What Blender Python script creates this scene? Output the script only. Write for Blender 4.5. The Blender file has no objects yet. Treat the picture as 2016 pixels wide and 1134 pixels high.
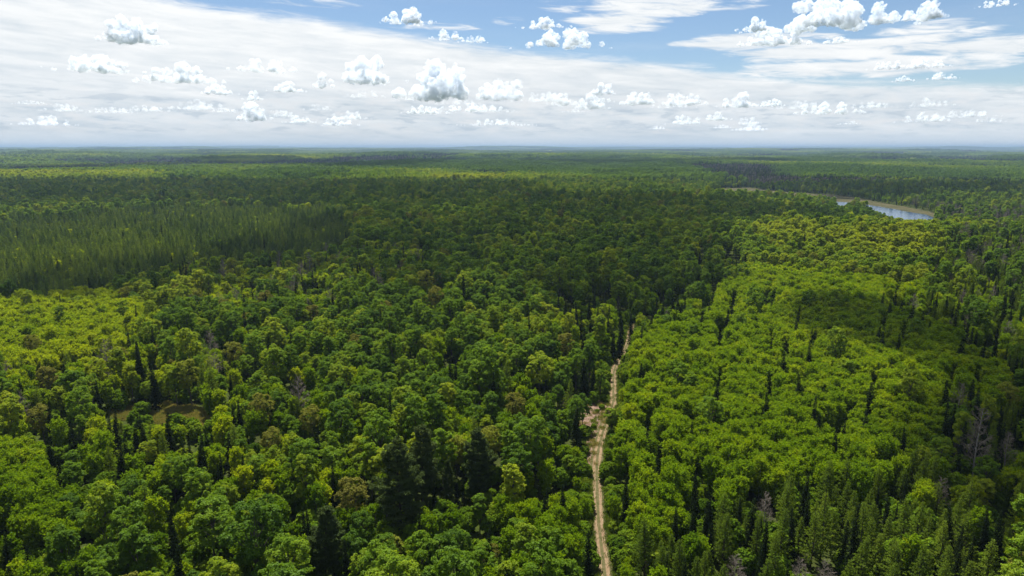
import bpy, bmesh, math, random
import numpy as np
from mathutils import Vector, Matrix

R_ = math.radians
sc = bpy.context.scene
col = sc.collection

# ------------------------------------------------------------------ camera
CAM_H, F, PCX, PCY, PITCH = 70.0, 1344.0, 1008.0, 567.0, math.atan(277 / 1344.0)
cam_d = bpy.data.cameras.new('camera')
cam = bpy.data.objects.new('camera', cam_d)
col.objects.link(cam)
sc.camera = cam
cam_d.sensor_width, cam_d.lens = 36.0, 24.0
cam_d.clip_start, cam_d.clip_end = 0.5, 150000.0
cam.location = (0, 0, CAM_H)
cam.rotation_euler = (R_(90) - PITCH, 0, 0)

# ------------------------------------------------------------------ sun, sky, exposure
SUN_EL, SUN_AZ = R_(64), R_(-14)          # azimuth measured from +Y towards +X
SUN = Vector((math.sin(SUN_AZ) * math.cos(SUN_EL), math.cos(SUN_AZ) * math.cos(SUN_EL), math.sin(SUN_EL)))
sun_d = bpy.data.lights.new('sun', 'SUN')
sun_d.energy, sun_d.angle, sun_d.color = 5.0, R_(0.5), (1.0, 0.965, 0.91)
sun = bpy.data.objects.new('sun', sun_d)
col.objects.link(sun)
sun.rotation_euler = SUN.to_track_quat('Z', 'Y').to_euler()
sc.view_settings.view_transform, sc.view_settings.look = 'Standard', 'None'
sc.view_settings.exposure, sc.view_settings.gamma = 1.08, 1.0
sc.view_settings.use_curve_mapping = False
cy = sc.cycles
cy.max_bounces, cy.diffuse_bounces, cy.glossy_bounces = 24, 4, 3
cy.transmission_bounces, cy.volume_bounces, cy.transparent_max_bounces = 4, 20, 40
cy.use_denoising = True

class NT:
    """small helper for writing node trees"""
    def __init__(s, tree): s.t = tree; s.n = tree.nodes; s.l = tree.links
    def add(s, typ, **kw):
        n = s.n.new(typ)
        for k, v in kw.items(): setattr(n, k, v)
        return n
    def put(s, sock, v):
        if isinstance(v, bpy.types.NodeSocket): s.l.new(v, sock)
        elif v is not None: sock.default_value = v
    def m(s, op, a, b=None, c=None, clamp=False):
        n = s.add('ShaderNodeMath', operation=op, use_clamp=clamp)
        for i, v in enumerate((a, b, c)):
            if v is not None: s.put(n.inputs[i], v)
        return n.outputs[0]
    def mix(s, f, a, b):
        n = s.add('ShaderNodeMix', data_type='RGBA')
        s.put(n.inputs[0], f); s.put(n.inputs[6], a); s.put(n.inputs[7], b)
        return n.outputs[2]
    def smooth(s, v, lo, hi, a=0.0, b=1.0):
        n = s.add('ShaderNodeMapRange', interpolation_type='SMOOTHSTEP')
        for i, q in enumerate((v, lo, hi, a, b)): s.put(n.inputs[i], q)
        return n.outputs[0]
    def noise(s, vec, scale, detail=4.0, rough=0.55, dist=0.0, lac=2.0):
        n = s.add('ShaderNodeTexNoise')
        s.put(n.inputs['Vector'], vec)
        n.inputs['Scale'].default_value, n.inputs['Detail'].default_value = scale, detail
        n.inputs['Roughness'].default_value, n.inputs['Distortion'].default_value = rough, dist
        n.inputs['Lacunarity'].default_value = lac
        return n.outputs[0]
    def vec(s, x, y, z=0.0):
        n = s.add('ShaderNodeCombineXYZ')
        for i, v in enumerate((x, y, z)): s.put(n.inputs[i], v)
        return n.outputs[0]
    def ramp(s, f, stops):
        n = s.add('ShaderNodeValToRGB')
        e = n.color_ramp.elements
        while len(e) < len(stops): e.new(0.5)
        for q, (p, c) in zip(e, stops): q.position = p; q.color = (*c, 1)
        s.put(n.inputs[0], f)
        return n.outputs[0]

def azel(px, py):
    """direction of a photo point as azimuth and elevation in degrees"""
    u, v = (px - PCX) / F, (PCY - py) / F
    y = math.cos(PITCH) + v * math.sin(PITCH); z = -math.sin(PITCH) + v * math.cos(PITCH)
    return math.degrees(math.atan2(u, y)), math.degrees(math.atan2(z, math.hypot(u, y)))

def build_world():
    w = bpy.data.worlds.new('World'); sc.world = w; w.use_nodes = True
    t = NT(w.node_tree)
    for n in list(t.n): t.n.remove(n)
    out = t.add('ShaderNodeOutputWorld')
    sky = t.add('ShaderNodeTexSky', sky_type='NISHITA', sun_disc=False)
    sky.sun_elevation, sky.sun_rotation = SUN_EL, SUN_AZ
    sky.altitude, sky.air_density, sky.dust_density, sky.ozone_density = 450.0, 1.0, 0.2, 4.0
    bg_sky = t.add('ShaderNodeBackground'); bg_sky.inputs[1].default_value = 0.05
    t.l.new(sky.outputs[0], bg_sky.inputs[0])
    g = t.add('ShaderNodeTexCoord').outputs['Generated']
    sp = t.add('ShaderNodeSeparateXYZ'); t.l.new(g, sp.inputs[0])
    x, y, z = sp.outputs
    az = t.m('MULTIPLY', t.m('ARCTAN2', x, y), 57.2958)
    el = t.m('MULTIPLY', t.m('ARCSINE', z), 57.2958)
    # the high thin sheet: lower than a slanting edge
    fc = t.add('ShaderNodeFloatCurve')
    pts = [(-60, 17.0), (-45, 14.6)] + [azel(*p) for p in ((340, -4), (640, 38), (1000, 94), (1300, 122), (1450, 142), (1620, 155), (1800, 160), (2016, 162))] + [(60, 5.5)]
    cm = fc.mapping; cv = cm.curves[0]
    def cvx(a): return (a + 60) / 120
    while len(cv.points) < len(pts): cv.points.new(0.5, 0.5)
    for p, (a, e) in zip(cv.points, pts): p.location = (cvx(a), e / 20.0)
    cm.update()
    t.put(fc.inputs['Value'], t.m('MULTIPLY_ADD', az, 1 / 120.0, 0.5, clamp=True))
    edge = t.m('MULTIPLY', fc.outputs[0], 20.0)
    # streaky coordinates: azimuth stretched, sheared a little
    zz = t.m('MAXIMUM', z, 0.004)
    pu, pv = t.m('DIVIDE', x, t.m('ADD', zz, 0.06)), t.m('DIVIDE', y, t.m('ADD', zz, 0.06))
    plane = t.vec(pu, pv, 0.0)
    streak = t.vec(t.m('MULTIPLY', az, 0.10), t.m('MULTIPLY_ADD', az, 0.05, t.m('MULTIPLY', el, 0.75)), 0.0)
    fine = t.vec(t.m('MULTIPLY', az, 0.30), t.m('MULTIPLY_ADD', az, 0.13, t.m('MULTIPLY', el, 2.3)), 3.0)
    n1 = t.noise(streak, 1.0, 7, 0.6, 0.4)
    n2 = t.noise(fine, 1.0, 8, 0.62, 0.6)
    n3 = t.noise(plane, 0.55, 6, 0.6, 0.5)
    d = t.m('ADD', t.m('SUBTRACT', edge, el), t.m('MULTIPLY_ADD', n2, 1.5, -0.75))
    sheet = t.m('MULTIPLY', t.smooth(d, -0.25, 0.75), t.smooth(t.m('ADD', n1, t.m('MULTIPLY', d, 0.09)), 0.22, 0.52, 0.72, 1.0))
    # wisps in the blue part of the sky
    tot = None
    for cx_, cy_, rx, ry, k in ((1290, 12, 150, 26, 1), (1215, 44, 110, 26, .9), (1480, 82, 190, 20, .9), (1660, 100, 260, 26, 1), (1830, 66, 150, 22, .85), (1960, 92, 170, 24, 1), (1700, 132, 330, 22, 1), (1850, 45, 90, 10, .5), (870, 52, 90, 10, .6), (620, 5, 120, 12, .5), (1000, 40, 40, 12, .4), (1110, 12, 70, 18, .45), (1420, 8, 140, 14, .5)):
        a, e = azel(cx_, cy_)
        a1, _ = azel(cx_ + rx, cy_); _, e1 = azel(cx_, cy_ - ry)
        dx = t.m('DIVIDE', t.m('SUBTRACT', az, a), a1 - a); dy = t.m('DIVIDE', t.m('SUBTRACT', el, e), e1 - e)
        q = t.m('ADD', t.m('MULTIPLY', dx, dx), t.m('MULTIPLY', dy, dy))
        b = t.smooth(q, 1.7, 0.0, 0.0, k)
        tot = b if tot is None else t.m('MAXIMUM', tot, b)
    wisp = t.smooth(t.m('ADD', t.m('MULTIPLY', n2, 1.1), t.m('MULTIPLY', tot, 0.55)), 0.72, 1.08)
    wisp = t.m('MULTIPLY', wisp, t.smooth(tot, 0.0, 0.35))
    veil = t.m('ADD', t.m('MULTIPLY', t.smooth(n3, 0.50, 0.85), 0.25), t.m('MULTIPLY', t.smooth(n3, 0.30, 0.62), t.smooth(el, 16.0, 30.0, 0.0, 0.65)))
    cov = t.m('MAXIMUM', t.m('MAXIMUM', sheet, wisp), veil)
    # near the horizon everything closes into a pale haze
    cov = t.m('MAXIMUM', cov, t.smooth(el, 2.6, 0.2))
    # low soft cloud bands deep in the haze
    lowv = t.vec(t.m('MULTIPLY', az, 0.42), t.m('MULTIPLY', el, 1.9), 7.0)
    n4 = t.noise(lowv, 1.0, 7, 0.58, 0.3)
    band = t.m('MULTIPLY', t.smooth(el, 0.3, 1.4), t.smooth(el, 5.6, 2.6))
    puff = t.m('MULTIPLY', t.smooth(n4, 0.50, 0.66), band)
    tone = t.m('MULTIPLY_ADD', n1, 0.95, t.m('MULTIPLY_ADD', n2, 0.70, t.m('MULTIPLY_ADD', n3, 0.45, -0.53)))
    tone = t.m('ADD', tone, t.m('MULTIPLY', t.smooth(el, 0.5, 9.0), 0.30))
    c = t.ramp(tone, [(0.15, (0.50, 0.59, 0.68)), (0.5, (0.69, 0.75, 0.80)), (0.95, (0.93, 0.945, 0.95))])
    c = t.mix(t.m('MULTIPLY', puff, 0.8), c, (0.80, 0.82, 0.84, 1))
    shade = t.m('MULTIPLY', t.m('MULTIPLY', t.smooth(n4, 0.47, 0.36), band), 0.5)
    c = t.mix(shade, c, (0.44, 0.53, 0.62, 1))
    c = t.mix(t.smooth(el, 1.6, 0.0, 0.0, 0.75), c, (0.70, 0.77, 0.83, 1))
    bg_c = t.add('ShaderNodeBackground'); t.put(bg_c.inputs[0], c); bg_c.inputs[1].default_value = 0.51
    mx = t.add('ShaderNodeMixShader')
    t.put(mx.inputs[0], cov); t.l.new(bg_sky.outputs[0], mx.inputs[1]); t.l.new(bg_c.outputs[0], mx.inputs[2])
    t.l.new(mx.outputs[0], out.inputs[0])
build_world()

# ------------------------------------------------------------------ helpers
rng = np.random.default_rng(11)
rnd = random.Random(5)

def tag(o, label=None, cat=None, group=None, kind=None):
    if label: o['label'] = label
    if cat: o['category'] = cat
    if group: o['group'] = group
    if kind: o['kind'] = kind
    return o

def hash2(ix, iy, s):
    h = (ix.astype(np.int64) * 374761393 + iy.astype(np.int64) * 668265263 + s * 974634777) & 0x7fffffff
    h = ((h ^ (h >> 13)) * 1274126177) & 0x7fffffff
    h = h ^ (h >> 16)
    return (h & 0xffff) / 65535.0

def vnoise(x, y, s=0):
    x, y = np.asarray(x, float), np.asarray(y, float)
    ix, iy = np.floor(x), np.floor(y)
    fx, fy = x - ix, y - iy
    fx, fy = fx * fx * (3 - 2 * fx), fy * fy * (3 - 2 * fy)
    a, b = hash2(ix, iy, s), hash2(ix + 1, iy, s)
    c, d = hash2(ix, iy + 1, s), hash2(ix + 1, iy + 1, s)
    return (a + (b - a) * fx) * (1 - fy) + (c + (d - c) * fx) * fy

def fbm(x, y, s=0, o=3):
    v, a, n = 0.0, 1.0, 0.0
    for i in range(o):
        v = v + a * vnoise(np.asarray(x) * 2 ** i, np.asarray(y) * 2 ** i, s + i * 17); n += a; a *= 0.5
    return v / n

def sstep(v, a, b):
    t = np.clip((np.asarray(v, float) - a) / (b - a), 0, 1)
    return t * t * (3 - 2 * t)

def pix_dir(px, py):
    u, v = (px - PCX) / F, (PCY - py) / F
    return Vector((u, math.cos(PITCH) + v * math.sin(PITCH), -math.sin(PITCH) + v * math.cos(PITCH)))

def on_plane(px, py, z=0.0):
    d = pix_dir(px, py); t = (z - CAM_H) / d.z
    return d.x * t, d.y * t

def project(x, y, z):
    x, y, z = np.asarray(x, float), np.asarray(y, float), np.asarray(z, float) - CAM_H
    dep = y * math.cos(PITCH) - z * math.sin(PITCH)
    up = y * math.sin(PITCH) + z * math.cos(PITCH)
    return PCX + F * x / dep, PCY - F * up / dep, dep

def inside(poly, x, y):
    x, y = np.asarray(x, float), np.asarray(y, float)
    r = np.zeros(x.shape, bool)
    n = len(poly)
    for i in range(n):
        x1, y1 = poly[i]; x2, y2 = poly[(i + 1) % n]
        if y1 == y2: continue
        c = ((y1 > y) != (y2 > y)) & (x < (x2 - x1) * (y - y1) / (y2 - y1) + x1)
        r ^= c
    return r

def line_dist(pts, x, y, closed=False):
    x, y = np.asarray(x, float), np.asarray(y, float)
    best = np.full(x.shape, 1e12)
    n = len(pts)
    for i in range(n if closed else n - 1):
        x1, y1 = pts[i]; x2, y2 = pts[(i + 1) % n]
        dx, dy = x2 - x1, y2 - y1
        t = np.clip(((x - x1) * dx + (y - y1) * dy) / (dx * dx + dy * dy + 1e-9), 0, 1)
        best = np.minimum(best, (x - x1 - t * dx) ** 2 + (y - y1 - t * dy) ** 2)
    return np.sqrt(best)

# ------------------------------------------------------------------ the lie of the land
LAKE_Z = -5.0
LAKE = [on_plane(a, b, LAKE_Z) for a, b in ((1400, 385.5), (1439, 385), (1484, 386.5), (1553, 389.5), (1591, 395), (1640, 398), (1665, 399.4), (1705, 404), (1747, 410.6), (1786, 418), (1821, 423.5), (1838, 430), (1846, 442), (1780, 443), (1735, 430), (1695, 414), (1640, 404), (1560, 394), (1440, 390), (1400, 389))]
MARSH = [on_plane(a, b, LAKE_Z) for a, b in ((1395, 380), (1428, 371.5), (1475, 370), (1520, 376), (1570, 381), (1640, 384), (1690, 390), (1730, 399), (1780, 408), (1840, 420), (1852, 434), (1856, 445), (1780, 447), (1728, 433), (1680, 414), (1630, 406), (1555, 396.5), (1400, 391))]

def height(x, y):
    x, y = np.asarray(x, float), np.asarray(y, float)
    r = np.hypot(x, y)
    h = (fbm(x / 110, y / 110, 3, 2) - 0.5) * 5.0 * (0.35 + 0.65 * sstep(r, 120, 420))
    h = h + 4.5 * np.exp(-((x + 42) / 55) ** 2 - ((y - 290) / 45) ** 2)
    h = h + 8.5 * np.exp(-((x - 215) / 120) ** 2 - ((y - 450) / 85) ** 2)
    h = h - 3.0 * np.exp(-((x + 160) / 110) ** 2 - ((y - 330) / 50) ** 2)
    h = h + (fbm(x / 620, y / 460, 21, 2) - 0.5) * 46 * sstep(r, 800, 2400)
    h = h + (fbm(x / 3800, y / 2300, 41, 3) - 0.5) * 190 * sstep(r, 3500, 14000)
    h = h + 14 * np.exp(-((x - 900) / 520) ** 2 - ((y - 1950) / 260) ** 2)
    near = np.ones(x.shape, bool) & (r > 500) & (r < 1700) & (x > 100)
    if near.any():
        d = np.full(x.shape, 1e6)
        ins = inside(LAKE, x, y) & near
        dl = line_dist(MARSH, x, y, True)
        im = inside(MARSH, x, y)
        k = np.where(im, 1.0, 1 - sstep(dl, 0, 140)) * near
        h = h * (1 - k) + (LAKE_Z + 0.5) * k
        dk = line_dist(LAKE, x, y, True)
        h = np.where(ins, h - 2.5 * sstep(dk, 0, 6), h)
    return h

def ground_at(px, py, lift=0.0):
    """where the ray through a photo point meets the ground (lifted by so many metres)"""
    z = 0.0
    for _ in range(30):
        x, y = on_plane(px, py, z + lift)
        z = 0.5 * z + 0.5 * float(height(np.array([x]), np.array([y]))[0])
    return x, y, z

def make_mesh(name, V, Fq, mats, smooth=False, matidx=None, attrs=None):
    me = bpy.data.meshes.new(name)
    V = np.asarray(V, np.float32); Fq = np.asarray(Fq, np.int32)
    n, k = Fq.shape
    me.vertices.add(len(V)); me.vertices.foreach_set('co', V.ravel())
    me.loops.add(n * k); me.loops.foreach_set('vertex_index', Fq.ravel())
    me.polygons.add(n)
    me.polygons.foreach_set('loop_start', np.arange(0, n * k, k, dtype=np.int32))
    me.polygons.foreach_set('loop_total', np.full(n, k, np.int32))
    for m in mats: me.materials.append(m)
    if matidx is not None: me.polygons.foreach_set('material_index', np.asarray(matidx, np.int32))
    me.polygons.foreach_set('use_smooth', np.full(n, smooth, bool))
    for nm, dom, arr in (attrs or ()):
        a = me.attributes.new(nm, 'FLOAT', dom); a.data.foreach_set('value', np.asarray(arr, np.float32))
    me.update()
    return me

def link(name, me, parent=None):
    o = bpy.data.objects.new(name, me); col.objects.link(o)
    if parent is not None: o.parent = parent
    return o

# ------------------------------------------------------------------ materials
def new_mat(name):
    m = bpy.data.materials.new(name); m.use_nodes = True
    t = NT(m.node_tree)
    for n in list(t.n): t.n.remove(n)
    return m, t, t.add('ShaderNodeOutputMaterial')

def leaf_mat(name, lo, mid, hi, trans=0.42, warm=1.25, gloss=0.0):
    m, t, out = new_mat(name)
    tone = t.add('ShaderNodeAttribute', attribute_type='INSTANCER', attribute_name='tone').outputs['Fac']
    tint = t.add('ShaderNodeAttribute', attribute_type='GEOMETRY', attribute_name='tint').outputs['Fac']
    f = t.m('ADD', t.m('MULTIPLY', tone, 0.72), t.m('MULTIPLY', tint, 0.28))
    c = t.ramp(f, [(0.05, lo), (0.5, mid), (0.95, hi)])
    df = t.add('ShaderNodeBsdfDiffuse'); t.put(df.inputs[0], c)
    tr = t.add('ShaderNodeBsdfTranslucent')
    c2 = t.mix(1.0, c, (1, 1, 1, 1)).node
    c2.blend_type = 'MULTIPLY'; c2.inputs[7].default_value = (1.25 * warm, 1.15, 0.55, 1)
    t.put(tr.inputs[0], c2.outputs[2])
    mx = t.add('ShaderNodeMixShader'); mx.inputs[0].default_value = trans
    t.l.new(df.outputs[0], mx.inputs[1]); t.l.new(tr.outputs[0], mx.inputs[2])
    last = mx.outputs[0]
    if gloss:
        gl = t.add('ShaderNodeBsdfGlossy'); gl.inputs['Roughness'].default_value = 0.55
        gl.inputs[0].default_value = (0.8, 0.85, 0.8, 1)
        m2 = t.add('ShaderNodeMixShader'); m2.inputs[0].default_value = gloss
        t.l.new(last, m2.inputs[1]); t.l.new(gl.outputs[0], m2.inputs[2]); last = m2.outputs[0]
    t.l.new(last, out.inputs[0])
    return m

def bark_mat(name, a, b, scale=3.0):
    m, t, out = new_mat(name)
    p = t.add('ShaderNodeTexCoord').outputs['Object']
    mp = t.add('ShaderNodeMapping'); mp.inputs['Scale'].default_value = (4, 4, 0.8); t.put(mp.inputs[0], p)
    n = t.noise(mp.outputs[0], scale, 5, 0.65)
    df = t.add('ShaderNodeBsdfDiffuse'); t.put(df.inputs[0], t.ramp(n, [(0.3, a), (0.7, b)]))
    t.l.new(df.outputs[0], out.inputs[0])
    return m

LEAF = {
    'broadleaf': leaf_mat('broadleaf_leaves', (0.056, 0.122, 0.006), (0.132, 0.230, 0.008), (0.290, 0.345, 0.012), 0.52, 1.05, gloss=0.008),
    'aspen': leaf_mat('aspen_leaves', (0.070, 0.142, 0.005), (0.150, 0.240, 0.006), (0.300, 0.360, 0.008), 0.52, 1.02),
    'larch': leaf_mat('larch_needles', (0.060, 0.100, 0.011), (0.105, 0.160, 0.016), (0.165, 0.225, 0.023), 0.42, 1.05),
    'spruce': leaf_mat('spruce_needles', (0.010, 0.018, 0.006), (0.018, 0.030, 0.009), (0.040, 0.056, 0.017), 0.12, 1.0),
    'pine': leaf_mat('pine_needles', (0.030, 0.050, 0.016), (0.062, 0.090, 0.026), (0.130, 0.165, 0.046), 0.25, 1.0),
    'red_pine': leaf_mat('plantation_needles', (0.044, 0.084, 0.020), (0.092, 0.145, 0.027), (0.185, 0.245, 0.036), 0.40, .95),
    'budding': leaf_mat('budding_leaves', (0.150, 0.140, 0.034), (0.180, 0.185, 0.030), (0.215, 0.250, 0.028), 0.4, .95),
    'shrub': leaf_mat('shrub_leaves', (0.060, 0.120, 0.010), (0.125, 0.205, 0.012), (0.215, 0.270, 0.022), 0.45, 1.05),
    'grass': leaf_mat('grass_blades', (0.070, 0.130, 0.016), (0.145, 0.180, 0.030), (0.270, 0.220, 0.085), 0.35, 1.0),
}
BARK = {
    'grey': bark_mat('grey_bark', (0.055, 0.046, 0.038), (0.130, 0.115, 0.098)),
    'pale': bark_mat('pale_bark', (0.12, 0.115, 0.09), (0.30, 0.29, 0.25)),
    'dark': bark_mat('dark_bark', (0.030, 0.024, 0.020), (0.075, 0.060, 0.050)),
    'dead': bark_mat('dead_wood', (0.16, 0.14, 0.13), (0.34, 0.31, 0.29)),
    'twig': bark_mat('bare_twigs', (0.105, 0.088, 0.070), (0.185, 0.158, 0.132)),
}

# ------------------------------------------------------------------ tree shapes
def unit(v): return v / (np.linalg.norm(v, axis=-1, keepdims=True) + 1e-9)

def cards(C, N, w, l, along=None, r=rng):
    """one small kite-shaped leaf spray per centre"""
    n = len(C)
    A = unit(r.normal(size=(n, 3))) if along is None else along
    T = unit(np.cross(N, A)); B = unit(np.cross(T, N))
    w = (np.zeros(n) + w)[:, None]; l = (np.zeros(n) + l)[:, None]
    bend = N * l * 0.25
    V = np.stack([C - B * l - bend, C + T * w, C + B * l - bend, C - T * w], 1).reshape(-1, 3)
    return V, np.arange(4 * n).reshape(-1, 4)

class Wood:
    def __init__(s): s.V, s.F, s.n = [], [], 0
    def tube(s, pts, rad, sides=5):
        P = np.asarray(pts, float); k = len(P)
        a = np.arange(sides) * 2 * math.pi / sides
        for i in range(k):
            d = P[min(i + 1, k - 1)] - P[max(i - 1, 0)]
            d = d / (np.linalg.norm(d) + 1e-9)
            u = np.cross(d, (0.3, 0.9, 0.1) if abs(d[2]) > 0.9 else (0, 0, 1)); u /= np.linalg.norm(u) + 1e-9
            v = np.cross(d, u)
            s.V.append(P[i] + rad[i] * (np.cos(a)[:, None] * u + np.sin(a)[:, None] * v))
        for i in range(k - 1):
            b = s.n + i * sides
            for j in range(sides):
                s.F.append((b + j, b + (j + 1) % sides, b + sides + (j + 1) % sides, b + sides + j))
        s.n += k * sides
    def arrays(s): return np.concatenate(s.V), np.asarray(s.F)

def trunk_line(H, lean, r, n=7):
    t = np.linspace(0, 1, n)
    ph = r.uniform(0, 6.28)
    return np.stack([lean[0] * t + 0.012 * H * np.sin(t * 5 + ph), lean[1] * t + 0.012 * H * np.cos(t * 4 + ph), H * t - 0.4 * (t == 0)], 1)

def broadleaf(seed, H=17, R=3.6, q=1.0, sparse=1.0, leaf=0.15, low=0.26):
    r = np.random.default_rng(seed); w = Wood()
    c0 = np.array([r.uniform(-.4, .4), r.uniform(-.4, .4), H * (1 + low) / 2])
    ax = np.array([R, R, H * (1 - low) / 2])
    tl = trunk_line(H * 0.72, (c0[0], c0[1]), r)
    w.tube(tl, np.linspace(0.011 * H + .04, 0.05, len(tl)), 6)
    nl = int(r.integers(13, 19))
    C, N, T = [], [], []
    for i in range(nl):
        zc = -0.75 + 1.72 * (i + 0.5) / nl + r.uniform(-.06, .06)
        a = i * 2.4 + r.uniform(-.5, .5); rr = math.sqrt(max(0.02, 1 - min(abs(zc), .98) ** 2))
        rr *= 1.0 if zc > -0.2 else 0.9
        k = r.uniform(0.52, 0.78)
        lc = c0 + ax * np.array([math.cos(a) * rr * k, math.sin(a) * rr * k, zc * 0.74])
        rl = R * r.uniform(0.34, 0.52)
        base = tl[min(5, 2 + i * 4 // nl)]
        mid = (base + lc) / 2 + np.array([0, 0, -0.3])
        w.tube([base, mid, lc], [0.09, 0.06, 0.025], 4)
        tone_l = r.uniform(0.25, 0.75)
        nt = int(r.integers(15, 22))
        D = unit(r.normal(size=(nt, 3)) + np.array([0, 0, 0.35]) + 0.5 * unit(lc - c0))
        tc = lc + D * rl * r.uniform(0.7, 1.12, (nt, 1)) * np.array([1, 1, 0.85])
        for j in range(nt):
            m = max(3, int((34 + 14 * (q >= 1)) * q * sparse * r.uniform(.7, 1.3)))
            rt = r.uniform(0.34, 0.62) * (R / 3.6) ** .4
            g = r.normal(size=(m, 3)); g = unit(g) * r.uniform(0.35, 1, (m, 1))
            g[:, 2] = np.abs(g[:, 2]) * 0.9 - 0.25
            C.append(tc[j] + g * rt)
            N.append(unit(0.55 * D[j] + 0.8 * g + np.array([0, 0, .45]) + 0.45 * r.normal(size=(m, 3))))
            T.append(np.clip(tone_l + r.uniform(-.22, .22) + r.normal(size=m) * .12, 0, 1))
    C, N, T = np.concatenate(C), np.concatenate(N), np.concatenate(T)
    k = leaf / math.sqrt(q) * (.87 if q >= 1 else 1.0)
    V, Fq = cards(C, N, k * r.uniform(.6, 1.1, len(C)), k * r.uniform(.8, 1.35, len(C)), r=r)
    return (V, Fq, T), w.arrays()

def aspen(seed, H=12.5, R=1.7, q=1.0, leaf=0.15):
    r = np.random.default_rng(seed); w = Wood()
    tl = trunk_line(H * 0.97, (r.uniform(-.4, .4), r.uniform(-.4, .4)), r, 9)
    w.tube(tl, np.linspace(0.009 * H + .02, 0.02, 9), 5)
    C, N, T = [], [], []
    nb = 48
    low = r.uniform(.08, .22)
    for i in range(nb):
        t = low + (0.99 - low) * (i + r.uniform(0, 1)) / nb
        s = (t - low) / (1 - low)
        prof = (min(1.0, s / 0.5) ** .55) * math.sqrt(max(0, 1 - max(0, (s - .5) / .5) ** 2.2)) + 0.08
        a = i * 2.4 + r.uniform(-.6, .6); L = R * prof * r.uniform(.75, 1.15)
        p0 = np.array([np.interp(t, np.linspace(0, 1, 9), tl[:, c]) for c in range(3)])
        d = np.array([math.cos(a), math.sin(a), r.uniform(.55, 1.1)])
        if i % 2 == 0: w.tube([p0, p0 + d * L * .9], [0.03, 0.01], 3)
        tb = r.uniform(.25, .75)
        for f in (0.45, 0.75, 1.0):
            m = max(2, int(26 * q * r.uniform(.6, 1.3) * (0.5 + .5 * prof)))
            g = r.normal(size=(m, 3)) * np.array([.20, .20, .24]) * (R / 1.7)
            C.append(p0 + d * L * f + g)
            N.append(unit(r.normal(size=(m, 3)) + np.array([.3 * math.cos(a), .3 * math.sin(a), .55])))
            T.append(np.clip(tb + r.normal(size=m) * .16, 0, 1))
    C, N, T = np.concatenate(C), np.concatenate(N), np.concatenate(T)
    k = leaf / math.sqrt(q)
    V, Fq = cards(C, N, k * r.uniform(.7, 1.1, len(C)), k * r.uniform(.8, 1.3, len(C)), r=r)
    return (V, Fq, T), w.arrays()

def conifer(seed, H, R, step, nb, q=1.0, low=0.08, power=0.9, droop=-0.15, card=(0.10, 0.26), per=5, fill=0.32, round_=0.0, gap=0.0, tuft=0.0):
    """whorled conifer: spruce, larch or plantation pine by its numbers"""
    r = np.random.default_rng(seed); w = Wood()
    tl = trunk_line(H, (r.uniform(-.25, .25), r.uniform(-.25, .25)), r, 9)
    w.tube(tl, np.linspace(0.009 * H + .03, 0.015, 9), 6)
    C, N, A, T = [], [], [], []
    z = H * low
    while z < H * 0.985:
        s = (z / H - low) / (1 - low)
        prof = (1 - s) ** power
        if round_: prof = min(prof, (s / round_) ** .6 if s < round_ else 1.0) + 0.02
        p0 = np.array([np.interp(z / H, np.linspace(0, 1, 9), tl[:, c]) for c in range(3)])
        a0 = r.uniform(0, 6.28)
        for b in range(nb):
            if r.uniform() < gap: continue
            a = a0 + b * 2 * math.pi / nb + r.uniform(-.3, .3)
            L = R * prof * r.uniform(.7, 1.18) + 0.06
            d = unit(np.array([math.cos(a), math.sin(a), droop + 0.55 * s + r.uniform(-.1, .1)]))
            if L > 0.5: w.tube([p0, p0 + d * L * .95], [0.012 + .010 * L, 0.006], 3)
            ns = max(1, int(L / (fill / math.sqrt(q)) + .5))
            tb = r.uniform(.2, .8)
            for j in range(ns):
                f = (j + r.uniform(.3, 1)) / ns
                if f * L < 0.22 * L and L > 1.0: continue
                m = per if f < .75 else per + 2
                P = p0 + d * L * f + np.array([0, 0, -0.10 * L * f * f * (1 if droop < 0 else -1)])
                side = np.cross(d, (0, 0, 1))
                u = r.uniform(-1, 1, (m, 1))
                dirs = unit(d * 1.0 + side * u * 1.1 + r.normal(size=(m, 3)) * .3 + np.array([0, 0, tuft]))
                lc = card[1] * (1.1 - .35 * f) * (1 - .5 * s)
                C.append(P + dirs * lc * .7 + r.normal(size=(m, 3)) * .06)
                A.append(dirs)
                N.append(unit(np.array([0, 0, 1.0]) + r.normal(size=(m, 3)) * .55 + 0.3 * d))
                T.append(np.clip(tb + r.normal(size=m) * .14 + .18 * (f - .5), 0, 1))
        z += step * r.uniform(.8, 1.2) * (0.75 + .5 * (1 - s))
    C, N, A, T = map(np.concatenate, (C, N, A, T))
    k = 1 / math.sqrt(q); SC = 1.05 - .55 * np.clip(C[:, 2] / H, 0, 1) ** 2
    V, Fq = cards(C, N, card[0] * k * r.uniform(.7, 1.2, len(C)) * SC, card[1] * k * r.uniform(.8, 1.2, len(C)) * SC, along=A, r=r)
    return (V, Fq, T), w.arrays()

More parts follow.
